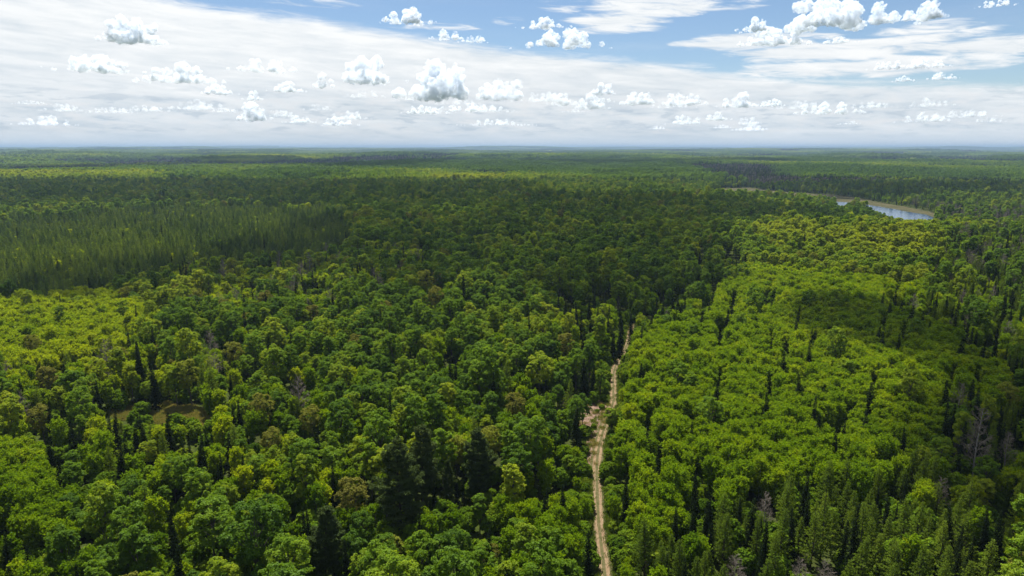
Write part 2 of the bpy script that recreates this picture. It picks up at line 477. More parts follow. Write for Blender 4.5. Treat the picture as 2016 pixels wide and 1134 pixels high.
def white_pine(seed, H=22, R=4.2, low=0.22, q=1.0):
    """tall pine with long plumed limbs in uneven tiers"""
    r = np.random.default_rng(seed); w = Wood()
    tl = trunk_line(H, (r.uniform(-.5, .5), r.uniform(-.5, .5)), r, 10)
    w.tube(tl, np.linspace(0.012 * H + .04, 0.03, 10), 7)
    C, N, A, T = [], [], [], []
    z = H * low
    while z < H * .985:
        s = (z / H - low) / (1 - low)
        prof = min(1.0, .55 + 1.2 * s) * (1 - s) ** .62 + .04
        p0 = np.array([np.interp(z / H, np.linspace(0, 1, 10), tl[:, c]) for c in range(3)])
        a0 = r.uniform(0, 6.28); nb = int(r.integers(4, 7))
        for b in range(nb):
            a = a0 + b * 6.283 / nb + r.uniform(-.4, .4)
            L = R * prof * r.uniform(.5, 1.2)
            d = unit(np.array([math.cos(a), math.sin(a), .12 + .55 * s]))
            end = p0 + d * L + np.array([0, 0, .10 * L])
            w.tube([p0, p0 + d * L * .55 + np.array([0, 0, -.04 * L]), end], [.025 + .012 * L, .03, .01], 4)
            side = np.cross(d, (0, 0, 1)); tb = r.uniform(.2, .75)
            npl = max(3, int(L / .32))
            for j in range(npl):
                f = .35 + .65 * (j + r.uniform(0, 1)) / npl
                for sgn in (-1, 0, 1):
                    sl = (.42 * L * (1.15 - f) + .15) * sgn * r.uniform(.5, 1.1)
                    P = p0 + d * L * f + side * sl + np.array([0, 0, .10 * L * f * f + r.uniform(-.05, .15)])
                    dd = unit(d + side * sgn * .7 + np.array([0, 0, .35]))
                    m = max(2, int(13 * q))
                    dirs = unit(dd * 1.0 + r.normal(size=(m, 3)) * .55 + np.array([0, 0, .15]))
                    C.append(P + dirs * .22 + r.normal(size=(m, 3)) * np.array([.10, .10, .05]))
                    A.append(dirs); N.append(unit(np.array([0, 0, 1.]) + r.normal(size=(m, 3)) * .6))
                    T.append(np.clip(tb + r.normal(size=m) * .12 + .25 * (f - .6), 0, 1))
        z += H * .042 * r.uniform(.7, 1.35)
    C, N, A, T = map(np.concatenate, (C, N, A, T))
    k = 1 / math.sqrt(q)
    V, Fq = cards(C, N, .09 * k * r.uniform(.7, 1.2, len(C)), .28 * k * r.uniform(.8, 1.2, len(C)), along=A, r=r)
    return (V, Fq, T), w.arrays()

def bare(seed, H=12, R=2.2):
    """leafless tree: trunk in one mesh, twigs in the other"""
    r = np.random.default_rng(seed); w = Wood(); tw = Wood()
    tl = trunk_line(H * .95, (r.uniform(-.4, .4), r.uniform(-.4, .4)), r, 8)
    w.tube(tl, np.linspace(.010 * H + .03, .02, 8), 6)
    for i in range(34):
        t = .25 + .72 * (i + r.uniform(0, 1)) / 34
        s = (t - .25) / .75
        p0 = np.array([np.interp(t, np.linspace(0, 1, 8), tl[:, c]) for c in range(3)])
        a = i * 2.4 + r.uniform(-.4, .4); L = R * (1.05 - s) ** .7 * r.uniform(.7, 1.2) + .3
        d = unit(np.array([math.cos(a), math.sin(a), r.uniform(.5, 1.0)]))
        e = p0 + d * L
        tw.tube([p0, (p0 + e) / 2 + r.normal(size=3) * .08, e], [.05, .035, .014], 4)
        for j in range(9):
            f = r.uniform(.3, 1); q0 = p0 + d * L * f
            d2 = unit(d + r.normal(size=3) * .6 + np.array([0, 0, .25])); L2 = L * r.uniform(.25, .5)
            tw.tube([q0, q0 + d2 * L2], [.022, .009], 3)
            for k in range(5):
                q1 = q0 + d2 * L2 * r.uniform(.3, 1); d3 = unit(d2 + r.normal(size=3) * .6)
                tw.tube([q1, q1 + d3 * L2 * r.uniform(.4, .7)], [.012, .006], 3)
    V, Fq = tw.arrays()
    return (V, Fq, np.full(len(Fq), .5)), w.arrays()

class Proto:
    """one tree shape: crown mesh, trunk mesh, and both joined for the massed forest"""
    def __init__(s, kind, data, leafm, barkm, H):
        (V, Fq, T), (WV, WF) = data
        s.kind, s.H = kind, H
        s.crown = make_mesh(kind + '_crown', V, Fq, [leafm], attrs=[('tint', 'FACE', T)])
        s.trunk = make_mesh(kind + '_trunk', WV, WF, [barkm], smooth=True)
        s.joined = make_mesh(kind + '_whole', np.concatenate([V, WV]), np.concatenate([Fq, WF + len(V)]), [leafm, barkm],
                             matidx=np.concatenate([np.zeros(len(Fq)), np.ones(len(WF))]), attrs=[('tint', 'FACE', np.concatenate([T, np.zeros(len(WF)) + .5]))])

def low_poly(kind, data, leafm, barkm, H): return Proto(kind, data, leafm, barkm, H)

SP = dict(step=.36, nb=6, low=.06, power=.84, droop=-.28, card=(.08, .22), per=5, fill=.24)
LA = dict(step=.46, nb=6, low=.14, power=.80, droop=.02, card=(.075, .20), per=5, fill=.25, round_=.10, tuft=.2)
RP = dict(step=.58, nb=6, low=.25, power=.62, droop=.05, card=(.10, .24), per=6, fill=.36, round_=.22, tuft=.35)
PROTO = {}
def protos(kind, near, far, leafm, barkm):
    PROTO[kind] = ([Proto(kind, d, leafm, barkm, H) for d, H in near], [Proto(kind, d, leafm, barkm, H) for d, H in far])
protos('broadleaf_tree', [(broadleaf(100 + i, H, R), H) for i, (H, R) in enumerate(((13, 2.6), (12.5, 2.3), (14, 2.9), (11.5, 2.4), (13.5, 2.0), (10.5, 2.1), (14.5, 2.7), (12, 1.8), (9.5, 2.2), (13, 2.2)))],
       [(broadleaf(150 + i, H, R, q=.22), H) for i, (H, R) in enumerate(((13, 2.5), (12.5, 2.3), (11.5, 2.5), (14, 2.7)))], LEAF['broadleaf'], BARK['grey'])
protos('aspen_tree', [(aspen(200 + i, H, R), H) for i, (H, R) in enumerate(((7.8, 1.5), (7.2, 1.4), (8.4, 1.65), (7.6, 1.3), (7.0, 1.5), (8.0, 1.35), (6.8, 1.55)))],
       [(aspen(250 + i, H, R, q=.22), H) for i, (H, R) in enumerate(((7.8, 1.6), (7.3, 1.45), (8.2, 1.65)))], LEAF['aspen'], BARK['pale'])
protos('larch_tree', [(conifer(300 + i, H, R, **LA), H) for i, (H, R) in enumerate(((9.5, 1.9), (10.5, 1.8), (8.5, 1.8), (10, 2.1)))],
       [(conifer(350 + i, H, R, q=.3, **{**LA, 'step': .7}), H) for i, (H, R) in enumerate(((10.5, 1.9), (9.5, 1.8)))], LEAF['larch'], BARK['dark'])
protos('spruce_tree', [(conifer(400 + i, H, R, **SP), H) for i, (H, R) in enumerate(((13, 1.0), (12, .85), (14, 1.25), (11, 1.0)))],
       [(conifer(450 + i, H, R, q=.3, **{**SP, 'step': .55}), H) for i, (H, R) in enumerate(((13, 1.2), (12, 1.1)))], LEAF['spruce'], BARK['dark'])
protos('white_pine', [(white_pine(500 + i, H, R, lw), H) for i, (H, R, lw) in enumerate(((22, 5.8, .2), (21, 5.2, .25), (20, 4.8, .22)))],
       [(white_pine(550, 20, 4.2, .3, q=.4), 20)], LEAF['pine'], BARK['dark'])
protos('red_pine', [(conifer(600 + i, H, R, **RP), H) for i, (H, R) in enumerate(((11, 2.0), (10, 1.8), (12, 2.2)))],
       [(conifer(650 + i, H, R, q=.5, **RP), H) for i, (H, R) in enumerate(((11, 2.0), (10, 1.9), (12, 2.1)))], LEAF['red_pine'], BARK['grey'])
protos('budding_tree', [(broadleaf(700 + i, H, R, sparse=.5, leaf=.15), H) for i, (H, R) in enumerate(((12, 2.5), (11, 2.2)))],
       [(broadleaf(750, 14, 2.6, q=.2, sparse=.6, leaf=.15), 14)], LEAF['budding'], BARK['grey'])
protos('bare_tree', [(bare(800 + i, H, R), H) for i, (H, R) in enumerate(((12, 2.2), (11, 1.8), (13, 2.5)))],
       [(bare(850, 12, 2.1), 12)], BARK['twig'], BARK['dead'])
protos('shrub', [(broadleaf(900 + i, H, R, q=.45, leaf=.13, low=.05), H) for i, (H, R) in enumerate(((3.0, 1.5), (2.4, 1.3), (3.8, 1.6)))],
       [(broadleaf(950, 3, 1.5, q=.15, leaf=.13, low=.05), 3)], LEAF['shrub'], BARK['grey'])

# ------------------------------------------------------------------ ground, track, clearings, water
def ground_mat():
    m, t, out = new_mat('forest_floor')
    p = t.add('ShaderNodeNewGeometry').outputs['Position']
    a = t.noise(p, 0.9, 6, 0.65); b = t.noise(p, 0.05, 4, 0.55)
    c = t.ramp(a, [(0.3, (0.020, 0.028, 0.006)), (0.52, (0.038, 0.052, 0.010)), (0.75, (0.060, 0.062, 0.020))])
    c = t.mix(t.smooth(b, .42, .62), c, (0.030, 0.036, 0.011, 1))
    df = t.add('ShaderNodeBsdfDiffuse'); t.put(df.inputs[0], c)
    t.l.new(df.outputs[0], out.inputs[0])
    return m

def build_ground():
    radii = np.concatenate([[0.0], np.geomspace(8, 46000, 270)])
    na = 600
    # finer steps in the direction the forest is seen
    th = np.linspace(-math.pi, math.pi, na, endpoint=False)
    th = th + 0.55 * np.sin(th) * -1.0
    RR, TT = np.meshgrid(radii[1:], th, indexing='ij')
    X, Y = RR * np.sin(TT), RR * np.cos(TT)
    Z = height(X, Y)
    V = np.concatenate([[[0, 0, float(height(np.zeros(1), np.zeros(1))[0])]], np.stack([X, Y, Z], -1).reshape(-1, 3)])
    nr = len(radii) - 1
    i, j = np.meshgrid(np.arange(nr - 1), np.arange(na), indexing='ij')
    a = 1 + i * na + j; b = 1 + i * na + (j + 1) % na
    Fq = np.stack([a, b, b + na, a + na], -1).reshape(-1, 4)[:, ::-1]
    j = np.arange(0, na, 2)
    cap = np.stack([np.zeros_like(j), 1 + j, 1 + (j + 1) % na, 1 + (j + 2) % na], -1)[:, ::-1]
    o = link('ground', make_mesh('ground', V, np.concatenate([Fq, cap]), [ground_mat()], smooth=True))
    tag(o, 'dark rolling forest floor reaching to the horizon', kind='structure')
build_ground()

TRACK_PX = ((1196, 1180), (1190.7, 1134), (1187, 1100), (1182.5, 1066), (1178.5, 1030), (1176.6, 1000), (1175.2, 955), (1174.2, 914), (1179, 880), (1187.5, 850), (1196, 823), (1207.5, 795), (1207.5, 762), (1207, 735), (1213, 717), (1224, 703), (1231, 689), (1237, 672), (1240, 655), (1246, 638))
def smooth_line(pts, n):
    P = np.asarray(pts, float)
    t = np.concatenate([[0], np.cumsum(np.hypot(*np.diff(P, axis=0).T))])
    s = np.linspace(0, t[-1], n)
    Q = np.stack([np.interp(s, t, P[:, k]) for k in (0, 1)], 1)
    for _ in range(40): Q[1:-1] = .25 * Q[:-2] + .5 * Q[1:-1] + .25 * Q[2:]
    return Q
_tp = [ground_at(*p)[:2] for p in TRACK_PX]
_d0 = (np.array(_tp[0]) - np.array(_tp[1])); _d0 /= np.linalg.norm(_d0)
TRACK = smooth_line([tuple(np.array(_tp[0]) + _d0 * 70)] + _tp, 400)

def drape(name, poly, z_lift, mat, step, rag=0.0, zfun=None):
    P = np.asarray(poly)
    x0, y0 = P.min(0) - 2; x1, y1 = P.max(0) + 2
    nx, ny = max(2, int((x1 - x0) / step)), max(2, int((y1 - y0) / step))
    gx, gy = np.meshgrid(np.linspace(x0, x1, nx), np.linspace(y0, y1, ny), indexing='ij')
    Z = height(gx, gy) + z_lift if zfun is None else zfun(gx, gy)
    V = np.stack([gx, gy, Z], -1).reshape(-1, 3)
    i, j = np.meshgrid(np.arange(nx - 1), np.arange(ny - 1), indexing='ij')
    a = i * ny + j
    Fq = np.stack([a, a + ny, a + ny + 1, a + 1], -1).reshape(-1, 4)
    cx, cyy = V[Fq].mean(1)[:, 0], V[Fq].mean(1)[:, 1]
    k = inside(poly, cx + rag * (vnoise(cx / 3, cyy / 3, 5) - .5) * 2, cyy + rag * (vnoise(cx / 3, cyy / 3, 9) - .5) * 2)
    Fq = Fq[k]
    used = np.unique(Fq); rem = np.zeros(len(V), np.int64); rem[used] = np.arange(len(used))
    return link(name, make_mesh(name, V[used], rem[Fq], [mat], smooth=True))

def soil_mat(name, stops, scale, green=None):
    m, t, out = new_mat(name)
    p = t.add('ShaderNodeNewGeometry').outputs['Position']
    a = t.noise(p, scale, 7, 0.7); b = t.noise(p, scale * .22, 4, 0.6)
    c = t.ramp(a, stops)
    if green: c = t.mix(t.smooth(b, .58, .72), c, (*green, 1))
    df = t.add('ShaderNodeBsdfDiffuse'); t.put(df.inputs[0], c)
    bp = t.add('ShaderNodeBump'); bp.inputs['Strength'].default_value = .8; bp.inputs['Distance'].default_value = .15
    t.put(bp.inputs['Height'], a); t.l.new(bp.outputs[0], df.inputs['Normal'])
    t.l.new(df.outputs[0], out.inputs[0])
    return m

def build_track():
    P = TRACK; n = len(P)
    d = np.gradient(P, axis=0); d /= np.linalg.norm(d, axis=1, keepdims=True)
    nrm = np.stack([d[:, 1], -d[:, 0]], 1)
    us = np.linspace(-1.5, 1.5, 13)
    rut = 0.58
    V, U = [], []
    for u in us:
        wob = .10 * (vnoise(np.arange(n) / 9.0, np.full(n, u * 3), 77) - .5)
        Q = P + nrm * (u + wob)[:, None] if np.ndim(wob) else P + nrm * u
        z = height(Q[:, 0], Q[:, 1]) + .20 - .07 * np.exp(-((abs(u) - rut) / .2) ** 2) - .18 * (abs(u) > 1.3)
        V.append(np.stack([Q[:, 0], Q[:, 1], z], 1)); U.append(np.full(n, u))
    V = np.stack(V, 1); k = len(us)
    i, j = np.meshgrid(np.arange(n - 1), np.arange(k - 1), indexing='ij')
    a = i * k + j
    Fq = np.stack([a, a + 1, a + k + 1, a + k], -1).reshape(-1, 4)
    m, t, out = new_mat('sandy_two_track')
    u = t.add('ShaderNodeAttribute', attribute_name='across').outputs['Fac']
    p = t.add('ShaderNodeNewGeometry').outputs['Position']
    n1 = t.noise(p, 1.6, 6, .65); n2 = t.noise(p, 0.35, 4, .6)
    au = t.m('ADD', t.m('ABSOLUTE', u), t.m('MULTIPLY_ADD', n1, .12, -.06))
    rutm = t.m('SUBTRACT', 1.0, t.smooth(t.m('ABSOLUTE', t.m('SUBTRACT', au, rut + .02)), .20, .40))
    sand = t.ramp(n1, [(.3, (.135, .090, .050)), (.55, (.185, .132, .078)), (.8, (.235, .172, .108))])
    sand = t.mix(t.smooth(n2, .52, .66, 0, .7), sand, (.17, .105, .065, 1))
    gr = t.ramp(n1, [(.3, (.048, .054, .018)), (.55, (.085, .074, .034)), (.8, (.125, .094, .056))])
    c = t.mix(rutm, gr, sand)
    df = t.add('ShaderNodeBsdfDiffuse'); t.put(df.inputs[0], c); t.l.new(df.outputs[0], out.inputs[0])
    me = make_mesh('dirt_track', V.reshape(-1, 3), Fq, [m], smooth=True, attrs=[('across', 'POINT', np.tile(us, n))])
    tag(link('dirt_track', me), 'sandy two rut track winding through the forest', kind='structure')
build_track()

def gp(pts, lift=0.0): return [ground_at(*p, lift)[:2] for p in pts]
CLEARING = gp(((1108, 792), (1128, 788), (1160, 790), (1185, 786), (1200, 800), (1203, 825), (1192, 846), (1182, 872), (1177, 900), (1174, 930), (1163, 935), (1148, 905), (1152, 876), (1148, 846), (1128, 826), (1112, 812)))
MEADOW = gp(((222, 812), (240, 800), (270, 806), (318, 797), (330, 792), (345, 803), (380, 800), (398, 806), (404, 816), (420, 836), (390, 840), (340, 838), (290, 832), (230, 826)))
GLADE = gp(((596, 579), (606, 573), (640, 571), (648, 575), (625, 580)))
tag(drape('bare_clearing', CLEARING, .07, soil_mat('churned_soil', [(.28, (.070, .040, .028)), (.5, (.150, .098, .070)), (.75, (.24, .18, .135))], 1.1, (.095, .10, .035)), .6, .8), 'pinkish brown bare soil clearing beside the track', kind='structure')
tag(drape('meadow_clearing', MEADOW, .06, soil_mat('dry_meadow', [(.3, (.085, .078, .022)), (.5, (.16, .135, .046)), (.75, (.24, .19, .085))], .9, (.09, .105, .022)), .7, 1.2), 'small tan grassy clearing among the trees', kind='structure')
tag(drape('grassy_glade', GLADE, .06, soil_mat('dry_glade', [(.3, (.10, .085, .04)), (.7, (.24, .19, .10))], .7), 1.2, 1.2), 'narrow tan glade behind the aspens', kind='structure')
tag(drape('marsh', MARSH, .25, soil_mat('marsh_sedge', [(.3, (.034, .036, .016)), (.5, (.060, .056, .028)), (.75, (.090, .076, .042))], .12, (.034, .034, .020)), 5.0, 3.0, lambda x, y: height(x, y) + .25), 'tan sedge marsh round the river', kind='structure')

def build_water():
    m, t, out = new_mat('river_water')
    b = t.add('ShaderNodeBsdfPrincipled')
    b.inputs['Base Color'].default_value = (.030, .055, .100, 1); b.inputs['Roughness'].default_value = .12; b.inputs['IOR'].default_value = 1.33; b.inputs['Specular IOR Level'].default_value = .16
    p = t.add('ShaderNodeNewGeometry').outputs['Position']
    bp = t.add('ShaderNodeBump'); bp.inputs['Strength'].default_value = .25; bp.inputs['Distance'].default_value = .3
    t.put(bp.inputs['Height'], t.noise(p, .35, 4, .6)); t.l.new(bp.outputs[0], b.inputs['Normal'])
    t.l.new(b.outputs[0], out.inputs[0])
    o = drape('water', LAKE, 0, m, 3.0, 0.6, lambda x, y: np.full(np.shape(x), LAKE_Z + .85))
    tag(o, 'still blue grey river bend with pale sky reflected', kind='structure')
build_water()

# ------------------------------------------------------------------ what grows where (zones traced on the photo, set on the ground)
Z = {
    'aspen_east': ((1212, 1010), (1215, 820), (1242, 690), (1290, 625), (1400, 560), (1480, 505), (1830, 540), (1835, 600), (2030, 730), (2030, 800), (1900, 800), (1850, 850), (1700, 900), (1480, 910), (1330, 960), (1260, 1010)),
    'larch_stand': ((1250, 1020), (1330, 965), (1480, 915), (1700, 905), (1830, 870), (1900, 960), (2030, 880), (2030, 1200), (1230, 1200)),
    'dark_corner': ((1850, 760), (2030, 760), (2030, 880), (1900, 900), (1850, 860)),
    'mixed_east': ((1830, 470), (1950, 440), (2030, 430), (2030, 720), (1835, 600), (1825, 545)),
    'ridge': ((1430, 470), (1500, 430), (1620, 420), (1760, 425), (1900, 450), (1950, 500), (1820, 540), (1480, 505)),
    'aspen_west': ((-40, 566), (210, 562), (350, 590), (345, 625), (240, 660), (60, 690), (-40, 700)),
    'aspen_corner': ((-40, 820), (60, 830), (130, 900), (150, 1000), (60, 1010), (-40, 1000)),
    'aspen_south': ((985, 960), (1090, 900), (1165, 960), (1175, 1180), (960, 1180), (900, 1120), (1000, 1060)),
    'west_mix': ((-40, 700), (240, 660), (420, 640), (500, 760), (430, 900), (250, 920), (-40, 820)),
    'plantation': ((-60, 562), (-60, 425), (120, 418), (300, 402), (520, 400), (690, 412), (695, 470), (640, 500), (500, 505), (350, 520), (200, 562)),
    'mid_yellow': ((340, 520), (640, 500), (700, 470), (850, 480), (800, 545), (650, 590), (360, 590)),
    'spruce_knot': ((1105, 575), (1250, 590), (1345, 570), (1350, 600), (1240, 640), (1105, 625)),
    'swamp': ((1680, 392), (1900, 400), (2030, 400), (2030, 430), (1850, 440)),
    'lake_far': ((1420, 345), (2030, 350), (2030, 400), (1860, 420), (1700, 398), (1640, 384), (1480, 368)),
    'river_strip': ((1480, 395), (1700, 420), (1760, 432), (1620, 440), (1480, 410)),
}
MIX = {   # share of each kind, tone mean, tone spread
    'aspen_east': ({'aspen_tree': .955, 'broadleaf_tree': .042, 'spruce_tree': .003}, .54, .17),
    'larch_stand': ({'larch_tree': .72, 'aspen_tree': .098, 'broadleaf_tree': .05, 'spruce_tree': .13, 'bare_tree': .012}, .42, .22),
    'dark_corner': ({'spruce_tree': .3, 'broadleaf_tree': .4, 'bare_tree': .05, 'larch_tree': .25}, .28, .2),
    'mixed_east': ({'larch_tree': .34, 'spruce_tree': .28, 'bare_tree': .06, 'aspen_tree': .14, 'broadleaf_tree': .18}, .42, .22),
    'ridge': ({'broadleaf_tree': .97, 'spruce_tree': .01, 'budding_tree': .02}, .85, .14),
    'aspen_west': ({'aspen_tree': .95, 'broadleaf_tree': .04, 'spruce_tree': .01}, .82, .12),
    'aspen_corner': ({'aspen_tree': .9, 'broadleaf_tree': .1}, .40, .16),
    'aspen_south': ({'aspen_tree': .62, 'broadleaf_tree': .28, 'spruce_tree': .06, 'larch_tree': .04}, .50, .22),
    'west_mix': ({'broadleaf_tree': .45, 'aspen_tree': .26, 'spruce_tree': .12, 'budding_tree': .035, 'larch_tree': .105, 'bare_tree': .03}, .58, .3),
    'plantation': ({'red_pine': .93, 'spruce_tree': .03, 'aspen_tree': .04}, .55, .42),
    'mid_yellow': ({'aspen_tree': .48, 'broadleaf_tree': .28, 'spruce_tree': .12, 'bare_tree': .07, 'budding_tree': .05}, .60, .3),
    'spruce_knot': ({'spruce_tree': .45, 'broadleaf_tree': .3, 'aspen_tree': .2, 'bare_tree': .05}, .45, .25),
    'swamp': ({'bare_tree': .30, 'spruce_tree': .25, 'larch_tree': .25, 'broadleaf_tree': .2}, .4, .2),
    'lake_far': ({'larch_tree': .22, 'spruce_tree': .14, 'aspen_tree': .28, 'red_pine': .10, 'broadleaf_tree': .26}, .45, .25),
    'river_strip': ({'broadleaf_tree': .8, 'spruce_tree': .2}, .25, .2),
    'mid': ({'broadleaf_tree': .84, 'aspen_tree': .07, 'spruce_tree': .05, 'larch_tree': .03, 'budding_tree': .01}, .46, .32),
    'near': ({'broadleaf_tree': .715, 'aspen_tree': .20, 'spruce_tree': .045, 'budding_tree': .012, 'larch_tree': .028}, .47, .36),
}
SPACE = {'broadleaf_tree': 1.86, 'aspen_tree': .80, 'larch_tree': 1.4, 'spruce_tree': 1.05, 'white_pine': 2.6, 'red_pine': 1.55, 'budding_tree': 1.9, 'bare_tree': 1.5, 'shrub': 1.0}

VIS = [((1108, 794), (1160, 790), (1195, 790), (1202, 840), (1186, 868), (1178, 935), (1160, 925), (1150, 905), (1150, 870), (1126, 830)),
       ((232, 818), (330, 797), (398, 810), (416, 832), (340, 836), (250, 828)), ((600, 580), (640, 573), (646, 577), (620, 582)),
       ((1186, 1134), (1170, 1020), (1168, 930), (1170, 905), (1182, 860), (1196, 862), (1184, 905), (1184, 1000), (1206, 1134)),
       ((1201, 795), (1201, 735), (1224, 690), (1238, 690), (1222, 735), (1216, 795)),
       ((1708, 404), (1750, 411), (1820, 424), (1832, 430), (1780, 431), (1745, 423)), ((1646, 398), (1664, 400), (1662, 404), (1648, 403))]

trees = []          # kind, x, y, z, scale, squash, rot, variant, tone, label or None
grid = {}
def free(x, y, rad):
    gx, gy = int(x // 4), int(y // 4)
    for i in (-1, 0, 1):
        for j in (-1, 0, 1):
            for (a, b, c) in grid.get((gx + i, gy + j), ()):
                if (a - x) ** 2 + (b - y) ** 2 < (rad + c) ** 2: return False
    return True
def occupy(x, y, rad): grid.setdefault((int(x // 4), int(y // 4)), []).append((x, y, rad))

def special(kind, x, y, z, H, tone, label=None, variant=None, fat=1.0, show=.62):
    near = PROTO[kind][0]
    v = rnd.randrange(len(near)) if variant is None else variant
    s = H / near[v].H
    trees.append([kind, x, y, z, s * fat, 1 / fat, rnd.uniform(0, 6.28), v, tone, label])
    occupy(x, y, SPACE[kind] * min(1.3, s * .9))
    c0, t0, _ = project(x, y, z + H * .98); _, b0, dep0 = project(x, y, z + H * (1 - show))
    w = SPACE[kind] * fat * s * .7 * F / dep0
    VIS.append(((c0 - w * .4, t0), (c0 + w * .4, t0), (c0 + w, b0), (c0 - w, b0)))

def by_base(kind, bx, by, topy, tone, label=None, variant=None, fat=1.0, show=.85):
    x, y, z = ground_at(bx, by)
    d = pix_dir(bx, topy)
    H = CAM_H + d.z * (y / d.y) - z
    special(kind, x, y, z, H, tone, label, variant, fat, show)

def by_top(kind, px, py, H, tone, label=None, variant=None, fat=1.0, show=.5):
    x, y, z = ground_at(px, py, H)
    special(kind, x, y, z, H, tone, label, variant, fat, show)

# trees one can point at
by_base('white_pine', 788, 1071, 864, .45, 'widest dark white pine, front one of the group above the bottom edge', 0)
by_base('white_pine', 834, 1012, 836, .50, 'dark white pine just behind the widest pine, tip showing above its shoulder', 1)
by_base('white_pine', 943, 990, 845, .40, 'dark white pine with long plumed limbs reaching towards the track', 2, 1.1)
by_base('white_pine', 645, 1160, 1000, .38, 'dark bushy white pine cut by the bottom edge, nearest of the pines', 1, 1.1)
by_base('white_pine', 884, 1012, 905, .35, 'thin ragged white pine with bare lower trunk between two fuller pines', 2, .7)
by_base('spruce_tree', 1135, 888, 800, .75, 'bluish spruce standing alone at the edge of the bare soil clearing', 2, 1.5)
by_base('spruce_tree', 1150, 786, 704, .55, 'broad dark fir on the shaded far edge of the bare soil clearing', 2, 1.7)
by_base('spruce_tree', 1166, 787, 722, .35, 'narrow dark fir tucked against the broad fir behind the soil clearing', 0, 1.2)
by_base('spruce_tree', 1261, 780, 714, .25, 'dark pointed spruce right of the track bend, taller of the close pair', 2, 1.25)
by_base('spruce_tree', 1287, 748, 700, .25, 'dark pointed spruce right of the track bend, farther of the close pair', 0, 1.3)
by_base('spruce_tree', 1207, 712, 655, .4, 'dark spruce shading the track where it narrows and disappears', 2, 1.6)
by_base('broadleaf_tree', 1204, 856, 801, .72, 'round light green tree on the track edge hiding the bend', 5, 1.15)
by_base('broadleaf_tree', 1182, 786, 722, .5, 'slim green tree on the track side behind the soil clearing', 4)
by_base('broadleaf_tree', 1062, 790, 690, .88, 'big yellow green maple left of the soil clearing', 2, 1.15)
by_base('broadleaf_tree', 298, 935, 862, .92, 'light yellow green tree below the tan meadow clearing', 0, 1.05)
by_base('broadleaf_tree', 425, 1130, 975, .5, 'largest deep green maple near the bottom edge on the left', 2, 1.2)
by_base('broadleaf_tree', 510, 975, 890, .52, 'wide deep green maple up and right of the largest one', 6, 1.2)
by_base('broadleaf_tree', 195, 975, 932, .45, 'dense dark green maple on the left between aspens and spruces', 3, 1.2)
by_base('broadleaf_tree', 945, 1050, 968, .40, 'bluish green maple with pointed tufts below the plumed pine', 4, 1.2)
by_base('broadleaf_tree', 1845, 955, 856, .62, 'broad light green dome at the upper rim of the larch stand', 2, 1.1)
by_base('broadleaf_tree', 1928, 1010, 938, .98, 'yellowish orange tinged tree among the larches near the edge', 5, 1.1)
by_base('broadleaf_tree', 490, 765, 695, .6, 'rounded mid green tree behind the grey dead snag', 0, 1.1)
for px, py, H, tone, lab in ((690, 934, 13, .15, 'rusty orange budding tree left of the widest white pine'), (85, 716, 12, .25, 'rusty brown budding tree near the left edge above the meadow'), (76, 792, 11, .35, 'dull orange budding tree at the left edge level with the meadow'),
                             (1013, 768, 12, .30, 'brownish budding tree just left of the bare soil clearing'), (536, 838, 10, .45, 'small orange tinged budding tree right of the meadow'), (612, 794, 11, .5, 'olive orange budding tree beside the dead snag'),
                             (1117, 650, 13, .3, 'brown budding tree beside the spruces above the clearing'), (455, 668, 13, .6, 'yellow brown budding tree behind the pale bare crown'), (1986, 747, 12, .85, 'orange topped budding tree against the right edge'),
                             (858, 560, 14, .35, 'pinkish tan budding tree on the far crest'), (838, 526, 16, .75, 'pale tan tree standing highest on the far crest'), (1105, 410, 14, .3, 'reddish budding tree in the shaded middle forest'),
                             (60, 655, 12, .5, 'tan budding tree under the bright aspens at the left edge')):
    by_top('budding_tree', px, py, H, tone, lab)
for px, py, H, v, lab in ((410, 644, 14, 2, 'pale whitish bare crown rising above the left woods'), (587, 736, 13, 1, 'grey dead snag with bare forked top in the left woods'), (1511, 964, 9, 2, 'pinkish grey leafless tree at the back of the larch stand'),
                          (1990, 845, 11, 2, 'grey leafless tree in the dark corner at the right edge'), (1857, 936, 9, 0, 'reddish grey leafless tree under the broad green dome'), (1578, 1092, 8, 1, 'short grey leafless tree at the bottom edge among larches'),
                          (1625, 1098, 8, 0, 'slim pale leafless tree at the bottom edge among larches'), (1450, 1085, 9, 2, 'white stemmed leafless tree at the bottom edge, larch stand'), (735, 525, 12, 0, 'brownish grey leafless tree behind the far crest'),
                          (1800, 575, 11, 1, 'grey leafless tree beside the eastern spruces')):
    by_top('bare_tree', px, py, H, .5, lab, v, 1.1)
